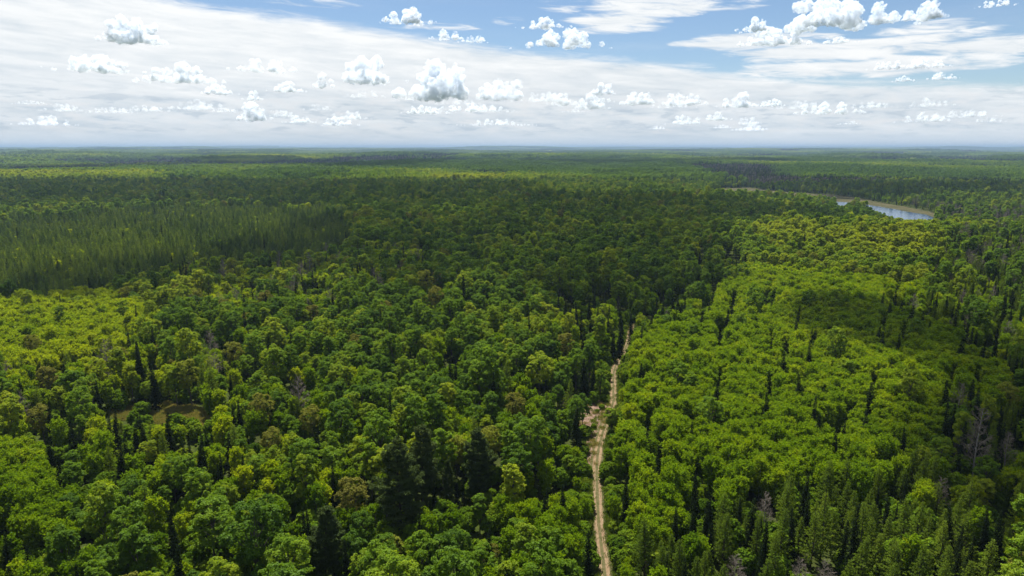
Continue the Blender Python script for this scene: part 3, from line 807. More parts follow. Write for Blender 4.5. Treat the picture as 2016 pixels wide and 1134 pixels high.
SPIRES = ((253, 654), (187, 689), (124, 714), (298, 712), (223, 805), (212, 820), (268, 813), (277, 816), (329, 810), (266, 833), (247, 853), (233, 864), (96, 858), (116, 896), (395, 856), (406, 844), (416, 853), (359, 869), (369, 866), (390, 876), (455, 793), (334, 1000), (341, 1046), (348, 1071), (8, 1046), (50, 1071), (20, 1112), (622, 833), (605, 1003), (597, 1007), (498, 575), (478, 578), (137, 823), (93, 788),
          (1170, 570), (1162, 585), (1183, 585), (1193, 580), (1112, 593), (1122, 605), (1150, 643), (1145, 618), (1223, 600), (1224, 626), (1244, 616), (1294, 583), (1307, 590), (1336, 580), (1282, 621), (1264, 641), (1108, 950), (1075, 960), (965, 1036), (1234, 934), (1299, 879), (1293, 899), (1274, 836), (895, 717), (887, 707), (1160, 1046),
          (1404, 567), (1397, 590), (1442, 590), (1382, 610), (1435, 608), (1502, 585), (1508, 587), (1521, 588), (1570, 623), (1518, 666), (1597, 674), (1545, 689), (1576, 735), (1510, 770), (1417, 654), (1414, 747), (1718, 750), (1663, 820), (1616, 813), (1707, 803), (1645, 838), (1365, 828), (1589, 929), (1594, 970), (1372, 934), (1367, 980), (1487, 980), (1399, 970), (1391, 982), (1513, 1025), (1554, 1104), (1974, 1005), (1754, 965), (1782, 841), (1868, 747), (1918, 745), (1964, 661), (1961, 668), (1774, 656), (1740, 651), (1733, 641), (1766, 565), (1756, 588), (1741, 575), (1797, 600), (1777, 590), (1820, 611), (1893, 661), (1938, 669),
          (1379, 495), (1377, 510), (832, 500), (1430, 500), (1450, 510))
for px, py in SPIRES:
    by_top('spruce_tree', px, py, rnd.uniform(11.5, 14) * (1 if py < 760 else .9), rnd.uniform(.0, .25), None, None, rnd.uniform(1.1, 1.4) * (1 if py < 760 else .85), .20)

def scatter():
    RMAX, sp = 1330.0, 1.6
    ys = np.arange(48, RMAX, sp)
    pts = []
    for yy in ys:
        k = sp if yy < 420 else (3.0 if yy < 800 else 4.2)
        if yy >= 420 and rng.uniform() > (sp / k): continue
        xm = yy * 0.86 + 26
        xs = np.arange(-xm, xm, k)
        pts.append(np.stack([xs + rng.uniform(-k * .5, k * .5, len(xs)), yy + rng.uniform(-sp * .5, sp * .5, len(xs))], 1))
    P = np.concatenate(pts)
    x, y = P[:, 0], P[:, 1]
    z = height(x, y)
    px, py, dep = project(x, y, z + 11.0)
    zone = np.full(len(x), 'near', dtype=object)
    zone[py < 545] = 'mid'
    for nm in ('mid_yellow', 'west_mix', 'aspen_west', 'aspen_corner', 'aspen_south', 'plantation', 'aspen_east', 'ridge', 'mixed_east', 'larch_stand', 'dark_corner', 'spruce_knot', 'lake_far', 'swamp', 'river_strip'):
        jx, jy = px + 70 * (fbm(x / 22, y / 22, 61, 2) - .5), py + 26 * (fbm(x / 22, y / 22, 62, 2) - .5)
        zone[inside(Z[nm], jx, jy)] = nm
    # no trees on the track, in the clearings, in the marsh or the water
    dt = line_dist([tuple(p) for p in TRACK[::6]], x, y)
    no = dt < 2.6
    tree_ok = ~(inside(CLEARING, x, y) | inside(MEADOW, x, y) | inside(GLADE, x, y) | inside(MARSH, x, y) | inside(LAKE, x, y) | no)
    edge = dt < 5.0
    cl = fbm(x / 26, y / 26, 71, 2)
    tn = fbm(x / 34, y / 34, 81, 2) - .5
    # what the photo shows uncovered: trees standing before it stay low enough
    hmax = {}
    pb, pyb, _ = project(x, y, z)
    for R in (1.0, 2.9):
        hm = np.full(len(x), 99.0)
        wpx = R * F / np.hypot(x, y)
        for poly in VIS:
            P = np.asarray(poly)
            lo = np.full(len(x), -1e9)
            for off in (-1, -.5, 0, .5, 1):
                c = pb + off * wpx
                for a in range(len(P)):
                    (x1, y1), (x2, y2) = P[a], P[(a + 1) % len(P)]
                    if x1 == x2: continue
                    t = (c - x1) / (x2 - x1)
                    lo = np.where((t >= 0) & (t <= 1), np.maximum(lo, y1 + t * (y2 - y1)), lo)
            k = (lo > -1e8) & (pyb > lo)
            if not k.any(): continue
            v = (PCY - lo) / F
            dy, dz = math.cos(PITCH) + v * math.sin(PITCH), -math.sin(PITCH) + v * math.cos(PITCH)
            hm = np.where(k, np.minimum(hm, CAM_H + dz * (y / dy) - z), hm)
        hmax[R] = hm
    order = rng.permutation(len(x))
    order = order[np.argsort(y[order] // 60, kind='stable')]
    u1, u2 = rng.uniform(size=len(x)), rng.normal(size=len(x))
    for i in order:
        if not tree_ok[i]: continue
        mix, tm, ts = MIX[zone[i]]
        # kinds come in loose clumps
        u = (u1[i] * .6 + cl[i] * 1.0 - .3) if u1[i] > .15 else u1[i]
        u = min(max(u, 0), .9999); acc = 0; kind = None
        u = (u * 7.31 + u1[i] * .35) % 1.0
        for kind, s in mix.items():
            acc += s
            if u < acc: break
        if edge[i]: kind = 'shrub' if u1[i] < .8 else 'aspen_tree'
        far = y[i] > 420
        rad = SPACE[kind] * (1.0 if not far else (1.12 if y[i] < 800 else 1.45))
        if not free(x[i], y[i], rad * .97): continue
        occupy(x[i], y[i], rad)
        s = float(np.clip(1 + .17 * rng.normal(), .6, 1.42))
        if kind == 'aspen_tree': s = 1 + (s - 1) * .5
        if kind == 'spruce_tree': s *= rng.uniform(.62, .95)
        if edge[i] and kind == 'aspen_tree': s *= .6
        Hn = PROTO[kind][0][0].H * 1.1
        hm = hmax[2.9 if kind in ('broadleaf_tree', 'budding_tree') else 1.0][i]
        if s * Hn > hm:
            s = hm / Hn
            if s < .45:
                kind, s = 'shrub', float(np.clip(hm / 3.6, .22, 1.5))
        tone = float(np.clip(tm + ts * u2[i] * .75 + tn[i] * (.5 if zone[i].startswith('aspen') else 1.0), 0.0, 1.0))
        if kind == 'spruce_tree': tone *= .6
        npv = len(PROTO[kind][0])
        trees.append([kind, x[i], y[i], z[i], s, rng.uniform(.92, 1.12), rng.uniform(0, 6.28), int(rng.integers(npv)), tone, None])
    # low shrubs along the track and round the clearings
    for _ in range(1500):
        k = rng.integers(len(TRACK) - 1); side = rng.choice((-1, 1))
        d = TRACK[k + 1] - TRACK[k]; d = d / np.linalg.norm(d)
        sz = rng.uniform(.22, .95); off = rng.uniform(1.35 + 1.25 * sz, 6.0)
        X = TRACK[k] + np.array([d[1], -d[0]]) * off * side
        if inside(CLEARING, X[0:1], X[1:2])[0] and rng.uniform() < .93: continue
        if not free(X[0], X[1], .42): continue
        occupy(X[0], X[1], .45)
        trees.append(['shrub', X[0], X[1], float(height(X[0:1], X[1:2])[0]), sz, 1.0, rng.uniform(0, 6.28), int(rng.integers(3)), float(np.clip(rng.normal(.5, .2), 0, 1)), None])
    # understorey in the near woods
    for _ in range(4200):
        yy = rng.uniform(60, 330); xx = rng.uniform(-.8, .8) * yy
        if line_dist([tuple(p) for p in TRACK[::12]], np.array([xx]), np.array([yy]))[0] < 4: continue
        if inside(CLEARING, [xx], [yy])[0] or inside(MEADOW, [xx], [yy])[0] and rng.uniform() < .85: continue
        if not free(xx, yy, .2): continue
        occupy(xx, yy, .3)
        trees.append(['shrub', xx, yy, float(height(np.array([xx]), np.array([yy]))[0]), rng.uniform(.7, 1.5), 1.1, rng.uniform(0, 6.28), int(rng.integers(3)), float(np.clip(rng.normal(.35, .2), 0, 1)), None])
scatter()

# ------------------------------------------------------------------ single trees as things, the rest as massed forest
ONES = 'zero one two three four five six seven eight nine ten eleven twelve thirteen fourteen fifteen sixteen seventeen eighteen nineteen'.split()
TENS = 'x x twenty thirty forty fifty sixty seventy eighty ninety hundred'.split()
def words(n):
    n = int(n)
    if n < 20: return ONES[n]
    return TENS[n // 10] + ('' if n % 10 == 0 else '-' + ONES[n % 10])
LOOK = {
    'broadleaf_tree': ('deep green broadleaf', 'green broadleaf', 'yellow green broadleaf'), 'aspen_tree': ('green aspen', 'light green aspen', 'yellowish aspen'),
    'larch_tree': ('dull green larch', 'soft green larch', 'light green larch'), 'spruce_tree': ('blackish spruce', 'dark spruce', 'dark green spruce'),
    'white_pine': ('dark pine',) * 3, 'red_pine': ('dark plantation pine', 'plantation pine', 'olive plantation pine'), 'budding_tree': ('rusty budding tree', 'brownish budding tree', 'olive budding tree'),
    'bare_tree': ('grey leafless tree',) * 3, 'shrub': ('dark shrub', 'green shrub', 'light green shrub')}
CAT = {'shrub': 'shrub'}
GROUP = {'broadleaf_tree': 'broadleaf trees of the forest', 'aspen_tree': 'aspens of the young stands', 'larch_tree': 'larches of the swampy stand', 'spruce_tree': 'dark spruce spires', 'white_pine': 'tall white pines', 'red_pine': 'pines of the plantation',
         'budding_tree': 'rusty budding trees', 'bare_tree': 'leafless trees', 'shrub': 'shrubs along the track'}
ONE_MAX = {'broadleaf_tree': 300, 'aspen_tree': 300, 'larch_tree': 220, 'spruce_tree': 260, 'white_pine': 50, 'red_pine': 200, 'budding_tree': 60, 'bare_tree': 50, 'shrub': 120}

def place_label(kind, px, py, s, tone):
    look = LOOK[kind][0 if tone < .33 else (1 if tone < .66 else 2)]
    size = 'small ' if s < .85 else ('tall ' if s > 1.14 else '')
    if kind == 'red_pine': where = 'in the dark stand'
    elif py > 660: where = 'left of the track' if px < 1190 else 'right of the track'
    elif py > 545: where = 'on the far crest' if px < 1190 else 'in the eastern woods'
    else: where = 'deep in the forest'
    return f'{size}{look} {where}, {words(round(px / 20.16))} percent across, {words(round(py / 11.34))} percent down'

protolib = bpy.data.collections.new('tree_shapes')      # never linked to the scene
def lib_collection(name, meshes):
    c = bpy.data.collections.new(name)
    for i, me in enumerate(meshes):
        o = bpy.data.objects.new(f'{name}_{i:02d}', me); c.objects.link(o)
    return c

def massed(name, lib, X, scale, rot, var, tone, label):
    """one object for what nobody could count: a point per tree, a tree shape on each"""
    me = bpy.data.meshes.new(name)
    me.vertices.add(len(X)); me.vertices.foreach_set('co', np.asarray(X, np.float32).ravel())
    a = me.attributes.new('size', 'FLOAT_VECTOR', 'POINT'); a.data.foreach_set('vector', np.asarray(scale, np.float32).ravel())
    a = me.attributes.new('turn', 'FLOAT_VECTOR', 'POINT'); a.data.foreach_set('vector', np.asarray(rot, np.float32).ravel())
    a = me.attributes.new('shape', 'INT', 'POINT'); a.data.foreach_set('value', np.asarray(var, np.int32))
    a = me.attributes.new('tone', 'FLOAT', 'POINT'); a.data.foreach_set('value', np.asarray(tone, np.float32))
    o = link(name, me)
    g = bpy.data.node_groups.new(name, 'GeometryNodeTree')
    g.interface.new_socket('Geometry', in_out='INPUT', socket_type='NodeSocketGeometry')
    g.interface.new_socket('Geometry', in_out='OUTPUT', socket_type='NodeSocketGeometry')
    t = NT(g)
    gi, go = t.add('NodeGroupInput'), t.add('NodeGroupOutput')
    ci = t.add('GeometryNodeCollectionInfo'); ci.inputs[0].default_value = lib
    ci.inputs['Separate Children'].default_value = True; ci.inputs['Reset Children'].default_value = True
    ip = t.add('GeometryNodeInstanceOnPoints'); ip.inputs['Pick Instance'].default_value = True
    def at(nm, ty): return t.add('GeometryNodeInputNamedAttribute', data_type=ty)
    for sock, nm, ty in (('Instance Index', 'shape', 'INT'), ('Scale', 'size', 'FLOAT_VECTOR')):
        n = at(nm, ty); n.inputs[0].default_value = nm; t.l.new(n.outputs['Attribute'], ip.inputs[sock])
    n = at('turn', 'FLOAT_VECTOR'); n.inputs[0].default_value = 'turn'
    er = t.add('FunctionNodeEulerToRotation'); t.l.new(n.outputs['Attribute'], er.inputs[0]); t.l.new(er.outputs[0], ip.inputs['Rotation'])
    t.l.new(gi.outputs[0], ip.inputs['Points']); t.l.new(ci.outputs[0], ip.inputs['Instance']); t.l.new(ip.outputs[0], go.inputs[0])
    md = o.modifiers.new('forest', 'NODES'); md.node_group = g
    tag(o, label, kind='stuff')
    return o

def plant():
    by = {}
    for tr in trees: by.setdefault(tr[0], []).append(tr)
    FOREST = {'broadleaf_tree': ('broadleaf_forest', 'mass of rounded broadleaf crowns filling the middle distance'), 'aspen_tree': ('aspen_forest', 'dense bright mass of young aspens'), 'larch_tree': ('larch_forest', 'soft conical larches massed to the east'),
              'spruce_tree': ('spruce_forest', 'dark spruces scattered through the far woods'), 'white_pine': ('pine_forest', 'far pines'), 'red_pine': ('plantation_forest', 'dark even rows of plantation pines'), 'budding_tree': ('budding_forest', 'brownish budding crowns in the far woods'),
              'bare_tree': ('leafless_forest', 'grey leafless trees in the far woods'), 'shrub': ('undergrowth', 'low shrubs under and between the trees')}
    for kind, L in by.items():
        near, far = PROTO[kind]
        A = np.array([t[1:7] for t in L], float)
        Hs = np.array([near[t[7]].H for t in L]) * A[:, 3] * A[:, 4]
        px, py, dep = project(A[:, 0], A[:, 1], A[:, 2] + Hs * .75)
        _, pyt, _ = project(A[:, 0], A[:, 1], A[:, 2] + Hs * .95)
        seen = (px > 4) & (px < 2012) & (pyt < 1126) & (py > 0)
        score = np.where(seen, Hs / dep, 0) + np.array([10.0 if t[9] else 0.0 for t in L])
        if kind == 'shrub':     # those that show are the ones by the track
            score = score * (line_dist([tuple(p) for p in TRACK[::8]], A[:, 0], A[:, 1]) < 7)
        if kind == 'spruce_tree':
            k = min(len(L), 11 + len(SPIRES)); score[:k] += 5 * seen[:k]
        order = np.argsort(-score)
        n1 = min(ONE_MAX[kind], int((score > 0).sum()))
        for i in order[:n1]:
            k, x, y, z, s, sq, rot, v, tone, lab = L[i]
            pr = near[v]
            e = bpy.data.objects.new(kind, None); col.objects.link(e)
            e.empty_display_size = .5
            e.location = (x, y, z - .05); e.rotation_euler = (0, 0, rot); e.scale = (s, s, s * sq)
            ppx = min(2015, max(0, px[i])); ppy = min(1133, max(0, py[i]))
            tag(e, lab or place_label(kind, ppx, ppy, s * sq, tone), CAT.get(kind, 'tree'), GROUP[kind])
            for nm, me in (('trunk', pr.trunk), ('crown', pr.crown)):
                o = bpy.data.objects.new(nm, me); col.objects.link(o); o.parent = e
                o['tone'] = float(tone)
        rest = order[n1:]
        if len(rest) < 3: continue
        lib = lib_collection(kind + '_shapes', [p.joined for p in near] + [p.joined for p in far])
        X = A[rest, :3]; rr = np.array([L[i][6] for i in rest])
        var = np.array([L[i][7] if L[i][2] < 330 else len(near) + L[i][7] % len(far) for i in rest])
        s, sq = A[rest, 3], A[rest, 4]
        nm, lab = FOREST[kind]
        massed(nm, lib, X, np.stack([s, s, s * sq], 1), np.stack([rng.uniform(-.03, .03, len(rest)), rng.uniform(-.03, .03, len(rest)), rr], 1), var, [L[i][8] for i in rest], lab)
        print(kind, len(L), 'things', n1)
plant()

# ------------------------------------------------------------------ distant forest in patches of many trees
def make_patch(seed, mix, S=66.0, n=130):
    r = np.random.default_rng(seed)
    lib = {}
    def low(kind):
        k = lib.setdefault(kind, [])
        if len(k) < 3:
            s = seed * 10 + len(k)
            k.append({'b': lambda: (broadleaf(s, 16, 3.5, q=.045), 0), 'a': lambda: (aspen(s, 13, 2.0, q=.09), 1), 'c': lambda: (conifer(s, 14, 1.7, q=.16, **{**SP, 'step': 1.0}), 2),
                      'l': lambda: (conifer(s, 13, 2.0, q=.16, **{**LA, 'step': 1.1}), 3), 'g': lambda: (broadleaf(s, 10, 2.4, q=.03, sparse=.8), 4)}[kind]())
        return k[r.integers(len(k))]
    mats = [LEAF['broadleaf'], LEAF['aspen'], LEAF['spruce'], LEAF['larch'], BARK['twig']]
    Vs, Fs, Ts, Ms, off = [], [], [], [], 0
    k = int(math.sqrt(n)); kinds = list(mix)
    for i in range(k):
        for j in range(k):
            x, y = (i + r.uniform(-.2, 1.2)) / k * S - S / 2, (j + r.uniform(-.2, 1.2)) / k * S - S / 2
            kd = r.choice(kinds, p=[mix[q] for q in kinds])
            ((V, Fq, T), _), mi = low(kd)
            a = r.uniform(0, 6.28); s = r.uniform(.75, 1.25)
            ca, sa = math.cos(a) * s, math.sin(a) * s
            Vs.append(np.stack([V[:, 0] * ca - V[:, 1] * sa + x, V[:, 0] * sa + V[:, 1] * ca + y, V[:, 2] * s * r.uniform(.9, 1.1)], 1))
            Fs.append(Fq + off); off += len(V)
            Ts.append(np.clip(T * .5 + r.uniform(-.1, .6), 0, 1)); Ms.append(np.full(len(Fq), mi))
    return make_mesh('patch', np.concatenate(Vs), np.concatenate(Fs), mats, matidx=np.concatenate(Ms), attrs=[('tint', 'FACE', np.concatenate(Ts))])

def far_forest():
    mixes = [{'b': 1.0}, {'b': .85, 'a': .1, 'c': .05}, {'a': .85, 'b': .1, 'c': .05}, {'a': .6, 'b': .3, 'l': .1}, {'c': .65, 'l': .2, 'b': .15}, {'c': .45, 'l': .35, 'g': .2}, {'b': .45, 'c': .3, 'a': .25}, {'g': .65, 'c': .25, 'l': .1}]
    lib = lib_collection('far_patches', [make_patch(2000 + i, m) for i, m in enumerate(mixes)])
    X, S, Rr, Vr, T = [], [], [], [], []
    for r0, r1, s, sz in ((1290, 3400, 1.0, 1.0), (3400, 9000, 2.0, 1.35), (9000, 20000, 4.0, 1.7), (20000, 44000, 8.0, 2.2)):
        st = 50 * s
        gx, gy = np.meshgrid(np.arange(-r1 * .8, r1 * .8, st), np.arange(r0 * .6, r1, st), indexing='ij')
        gx = (gx + rng.uniform(-.3, .3, gx.shape) * st).ravel(); gy = (gy + rng.uniform(-.3, .3, gy.shape) * st).ravel()
        rad = np.hypot(gx, gy)
        k = (rad < r1) & (rad > r0) & (np.abs(gx) < gy * .9 + 100)
        if r0 == 1290: k = ((gy > 1300) & (rad < r1)) & (np.abs(gx) < gy * .9 + 100)
        gx, gy = gx[k], gy[k]
        z = height(gx, gy)
        k = ~(inside(MARSH, gx, gy))
        gx, gy, z = gx[k], gy[k], z[k]
        n = len(gx)
        f = fbm(gx / 330 + 3, gy / 520, 91, 3); wet = fbm(gx / 600, gy / 700 + 9, 95, 3) - .3 * sstep(z, -8, 10) + .15
        v = np.where(f < .40, 0, np.where(f < .50, 1, np.where(f < .58, 2, np.where(f < .64, 3, 6))))
        v = np.where(wet > .485, np.where(f < .45, 5, np.where(f < .55, 4, 7)), v)
        px, py, _ = project(gx, gy, z + 14)
        lift = np.zeros(n)
        for poly, kinds in ((((-50, 338), (330, 336), (335, 353), (-50, 356)), (2, 3)), (((380, 338), (900, 334), (1010, 348), (880, 356), (380, 352)), (2, 0)), (((1530, 322), (2050, 330), (2050, 352), (1560, 345)), (0, 1)), (((1330, 318), (1540, 322), (1560, 345), (1330, 338)), (7, 5)), (((1000, 318), (1330, 318), (1420, 350), (1000, 352)), (0, 0))):
            m = inside(poly, px, py); v = np.where(m, rng.choice(kinds, n), v)
            lift = np.where(m & (kinds[0] == 2), .45, lift)
        X.append(np.stack([gx, gy, z - .3], 1)); S.append(np.stack([np.full(n, s) * 1.06, np.full(n, s) * 1.06, sz * rng.uniform(.9, 1.1, n)], 1))
        Rr.append(rng.uniform(0, 6.28, n)); Vr.append(v)
        T.append(np.clip(.20 + lift + (fbm(gx / 420, gy / 420, 99, 3) - .5) * 2.6, 0, 1))
    X, S, Rr, Vr, T = map(np.concatenate, (X, S, Rr, Vr, T))
    print('patches', len(X))
    massed('distant_forest', lib, X, S, np.stack([Rr * 0, Rr * 0, Rr], 1), Vr, T, 'unbroken mixed forest rolling away to the horizon')
far_forest()

# ------------------------------------------------------------------ grass
def grass():
    protos_, rr = [], np.random.default_rng(77)
    for i in range(4):
        n = 60
        C = rr.normal(size=(n, 3)) * np.array([.35, .35, .0]) + np.array([0, 0, .22])
        up = unit(rr.normal(size=(n, 3)) * .35 + np.array([0, 0, 1.0]))
        V, Fq = cards(C, unit(np.cross(up, rr.normal(size=(n, 3)))), .035, rr.uniform(.18, .34, n), along=up, r=rr)
        protos_.append(make_mesh('tuft', V, Fq, [LEAF['grass']], attrs=[('tint', 'FACE', rr.uniform(0, 1, n))]))
    lib = lib_collection('grass_tufts', protos_)
    pts, tone = [], []
    for _ in range(5200):
        k = rng.integers(len(TRACK) - 1); d = TRACK[k + 1] - TRACK[k]; d = d / np.linalg.norm(d)
        off = rng.choice((-1, 1)) * rng.uniform(1.35, 4.2)
        p = TRACK[k] + np.array([d[1], -d[0]]) * off
        if inside(CLEARING, [p[0]], [p[1]])[0] and rng.uniform() < .93: continue
        pts.append(p); tone.append(np.clip(rng.normal(.15, .15), 0, 1))
    for poly, n, tm in ((CLEARING, 130, .85), (MEADOW, 2200, .88), (GLADE, 300, .8)):
        P = np.asarray(poly); k = 0
        while k < n:
            p = rng.uniform(P.min(0), P.max(0))
            if inside(poly, [p[0]], [p[1]])[0]: pts.append(p); tone.append(np.clip(rng.normal(tm, .25), 0, 1)); k += 1
    P = np.array(pts); z = height(P[:, 0], P[:, 1]); n = len(P)
    s = rng.uniform(.7, 1.6, n)
    massed('grass', lib, np.stack([P[:, 0], P[:, 1], z], 1), np.stack([s, s, s * rng.uniform(.7, 1.3, n)], 1), np.stack([np.zeros(n), np.zeros(n), rng.uniform(0, 6.28, n)], 1), rng.integers(0, 4, n), tone, 'rough grass on the track verges and in the clearings')
grass()

# ------------------------------------------------------------------ clouds: real cloud volumes in the sky
_ico = bmesh.new(); bmesh.ops.create_icosphere(_ico, subdivisions=2, radius=1.0)
ICO_V = np.array([v.co[:] for v in _ico.verts]); ICO_F = np.array([[v.index for v in f.verts] for f in _ico.faces]); _ico.free()
cloud_mats = {}
def cloud_mat(dens):
    key = round(math.log(dens) * 3)
    if key not in cloud_mats:
        m, t, out = new_mat('cloud_vapour')
        v = t.add('ShaderNodeVolumePrincipled')
        v.inputs['Color'].default_value = (.885, .917, .953, 1); v.inputs['Anisotropy'].default_value = .2
        p = t.add('ShaderNodeTexCoord').outputs['Object']
        n = t.noise(p, 0.6 * math.exp(key / 3.0), 6, .68)
        t.put(v.inputs['Density'], t.m('MULTIPLY', t.smooth(n, .40, .66, .0, 1.0), math.exp(key / 3.0) * 2.0))
        t.l.new(v.outputs[0], out.inputs['Volume'])
        cloud_mats[key] = m
    return cloud_mats[key]

def cloud_obj(name, loc, spheres, voxel, dens, rough, flat=True, squash=1.0, stretch=1.0):
    S = np.array(spheres)
    V = (ICO_V[None] * S[:, None, 3:4] + S[:, None, :3]).reshape(-1, 3)
    Fq = (ICO_F[None] + (np.arange(len(S)) * len(ICO_V))[:, None, None]).reshape(-1, 3)
    V[:, 0] *= stretch
    if squash != 1: V[:, 2] *= squash
    if flat: V[:, 2] = np.where(V[:, 2] < 0, V[:, 2] * .15, V[:, 2])
    o = link(name, make_mesh(name, V, Fq, []))
    o.location = loc
    md = o.modifiers.new('join', 'REMESH'); md.mode = 'VOXEL'; md.voxel_size = voxel
    t = bpy.data.textures.new('puff', 'CLOUDS'); t.noise_scale = rough * 1.3; t.noise_depth = 5
    dm = o.modifiers.new('puff', 'DISPLACE'); dm.texture = t; dm.strength = rough; dm.texture_coords = 'LOCAL'; dm.mid_level = .5
    t2 = bpy.data.textures.new('fray', 'CLOUDS'); t2.noise_scale = rough * .36; t2.noise_depth = 3
    d2 = o.modifiers.new('fray', 'DISPLACE'); d2.texture = t2; d2.strength = rough * .55; d2.texture_coords = 'LOCAL'; d2.mid_level = .55
    dg = bpy.context.evaluated_depsgraph_get()
    me = bpy.data.meshes.new_from_object(o.evaluated_get(dg))
    o.modifiers.clear(); o.data = me; me.materials.clear(); me.materials.append(cloud_mat(dens))
    me.polygons.foreach_set('use_smooth', np.ones(len(me.polygons), bool))
    return o

def cumulus(px, base, wpx, hpx, thick, seed, label, alt=1250.0, skew=0.0):
    d = pix_dir(px, base); k = (alt - CAM_H) / d.z
    x, y = d.x * k, d.y * k
    dist = math.hypot(x, y); m = dist / F * (1 / math.cos(math.atan2(x, y)) if 0 else 1)
    m = y / F                                           # metres per photo pixel at that depth
    W, Hh = wpx * m * 1.3, hpx * m * .92
    r = random.Random(seed)
    sp, n0 = [], max(3, int(wpx / hpx * 3.2))
    for i in range(n0):
        t = (i + .5) / n0 * 2 - 1 + r.uniform(-.12, .12)
        e = max(.22, 1 - abs(t + skew * .5) ** 1.6 * .85) * r.uniform(.65, 1.0)
        rad = Hh * .36 * e
        sp.append((t * (W * .5 - rad), r.uniform(-.35, .35) * W * .4, rad * r.uniform(.3, .6), rad))
        if e > .55: sp.append((t * (W * .5 - rad) + r.uniform(-.3, .3) * rad, r.uniform(-.2, .2) * W * .3, Hh * e - rad * .75, rad * .75))
    b0 = list(sp)
    for lev, cnt in ((b0, 9), (None, 5)):
        src = lev if lev is not None else sp[len(b0):]
        for x_, y_, z_, q in list(src):
            for _ in range(cnt):
                a, e = r.uniform(0, 6.28), r.uniform(-.25, 1.45)
                rr = q * r.uniform(.2, .5)
                sp.append((x_ + math.cos(a) * math.cos(e) * q * .92, y_ + math.sin(a) * math.cos(e) * q * .92, z_ + math.sin(e) * q * .92, rr))
    sx = 1.0 + .22 * min(2.0, W / Hh / 2)
    sp = [(a_ / sx, b_, c_, q) for a_, b_, c_, q in sp]
    o = cloud_obj('cumulus_cloud', (x, y, alt), sp, max(Hh / 36, m * .6), thick / Hh, Hh * .26, stretch=sx)
    o.rotation_euler = (0, 0, -math.atan2(x, y))
    tag(o, label, 'cloud', 'fair weather cumulus clouds')
    return o

CL = [  # photo x, base y, width, height, optical thickness, label
    (262, 84, 112, 56, 11, 'dark bellied ragged cloud high on the left under the white sheet'),
    (195, 141, 142, 36, 7, 'long low white cloud farthest left with grey base'),
    (352, 162, 146, 42, 8, 'bright long cloud below and right of the dark bellied one'),
    (520, 141, 116, 36, 6, 'soft long cloud between the left clouds and the large pair'),
    (430, 186, 64, 26, 5, 'small soft cloud below the bright long cloud'),
    (567, 181, 62, 22, 5, 'small flat cloud left of the large pair'),
    (500, 237, 62, 38, 5, 'hazy upright cloud low on the left'),
    (497, 197, 36, 24, 5, 'tiny puff directly above the hazy upright cloud'),
    (636, 172, 42, 34, 6, 'small round puff just left of the large pair'),
    (722, 162, 122, 58, 10, 'broad broken cloud, left one of the large pair'),
    (870, 194, 158, 92, 15, 'biggest cloud with flat blue grey base, right one of the large pair'),
    (992, 196, 96, 50, 5, 'soft pale cloud touching the biggest cloud on its right'),
    (671, 247, 68, 20, 5, 'small flat cloud low over the middle horizon'),
    (803, 46, 92, 36, 8, 'compact white puff alone in the blue at top centre'),
    (884, 78, 66, 22, 5, 'ragged white cloud below the compact top puff'),
    (932, 83, 50, 17, 4, 'thin tail cloud right of the ragged white one'),
    (1070, 56, 80, 22, 6, 'upper small cloud of the stacked two in the blue centre'),
    (1106, 92, 152, 38, 8, 'lower wide cloud of the stacked two in the blue centre'),
    (1188, 186, 44, 32, 8, 'small knobbly cloud with grey middle right of centre'),
    (1165, 214, 62, 32, 5, 'pale cloud under the knobbly one'),
    (1254, 206, 66, 34, 6, 'rounded cloud right of the knobbly one'),
    (1110, 208, 60, 30, 4, 'faint cloud left of the knobbly one'),
    (1343, 207, 88, 30, 5, 'long pale cloud above the lake side of the horizon'),
    (1455, 211, 74, 32, 6, 'white topped cloud farther right along the low row'),
    (1518, 209, 52, 16, 5, 'small flat cloud attached beyond the white topped one'),
    (1632, 224, 122, 26, 6, 'long flat grey based cloud low on the right'),
    (1628, 56, 262, 62, 10, 'largest bright cloud at the top right'),
    (1530, 88, 130, 38, 9, 'shelf cloud under the left end of the largest top right cloud'),
    (1490, 62, 64, 30, 7, 'rounded shoulder cloud left of the largest top right cloud'),
    (1822, 39, 68, 42, 8, 'round white puff right of the largest top cloud'),
    (1962, 12, 56, 14, 6, 'flat cloud cut by the top edge at far right'),
    (1652, 85, 62, 16, 5, 'little flat cloud below the largest top right cloud'),
    (1752, 136, 64, 22, 5, 'small white cloud on the veil, left of two'),
    (1820, 134, 84, 22, 5, 'small white cloud on the veil, right of two'),
    (1857, 156, 50, 16, 4, 'tiny cloud below the veil at the right'),
    (1780, 160, 40, 11, 4, 'faint sliver of cloud left of the tiny one'),
    (925, 219, 150, 18, 4, 'long grey band of cloud under the biggest cloud'),
    (835, 224, 84, 20, 4, 'pale cloud at the left end of the grey band'),
    (975, 247, 124, 14, 3.5, 'thin low cloud bar beneath the grey band'),
    (1350, 245, 62, 24, 4, 'hazy cloud low right of centre'),
    (1473, 245, 48, 22, 4, 'hazy small cloud low on the right'),
    (1412, 237, 52, 18, 4, 'hazy flat cloud between two low hazy ones'),
    (92, 246, 92, 20, 4, 'hazy low cloud at the far left'),
    (590, 242, 62, 16, 4, 'hazy flat cloud low left of centre'),
    (1820, 240, 90, 20, 3.5, 'hazy low cloud at the far right'),
]
_rc = random.Random(99)
for i in range(26):
    px = 30 + 1960 * (i + _rc.uniform(.1, .9)) / 26; b = _rc.uniform(190, 266)
    w_ = _rc.uniform(36, 95) * (1.15 if b < 235 else .8)
    CL.append((px, b, w_, w_ * _rc.uniform(.13, .26), _rc.uniform(.9, 2.0), f'faint small cloud in the low haze, {words(round(px / 20.16))} percent across the sky'))
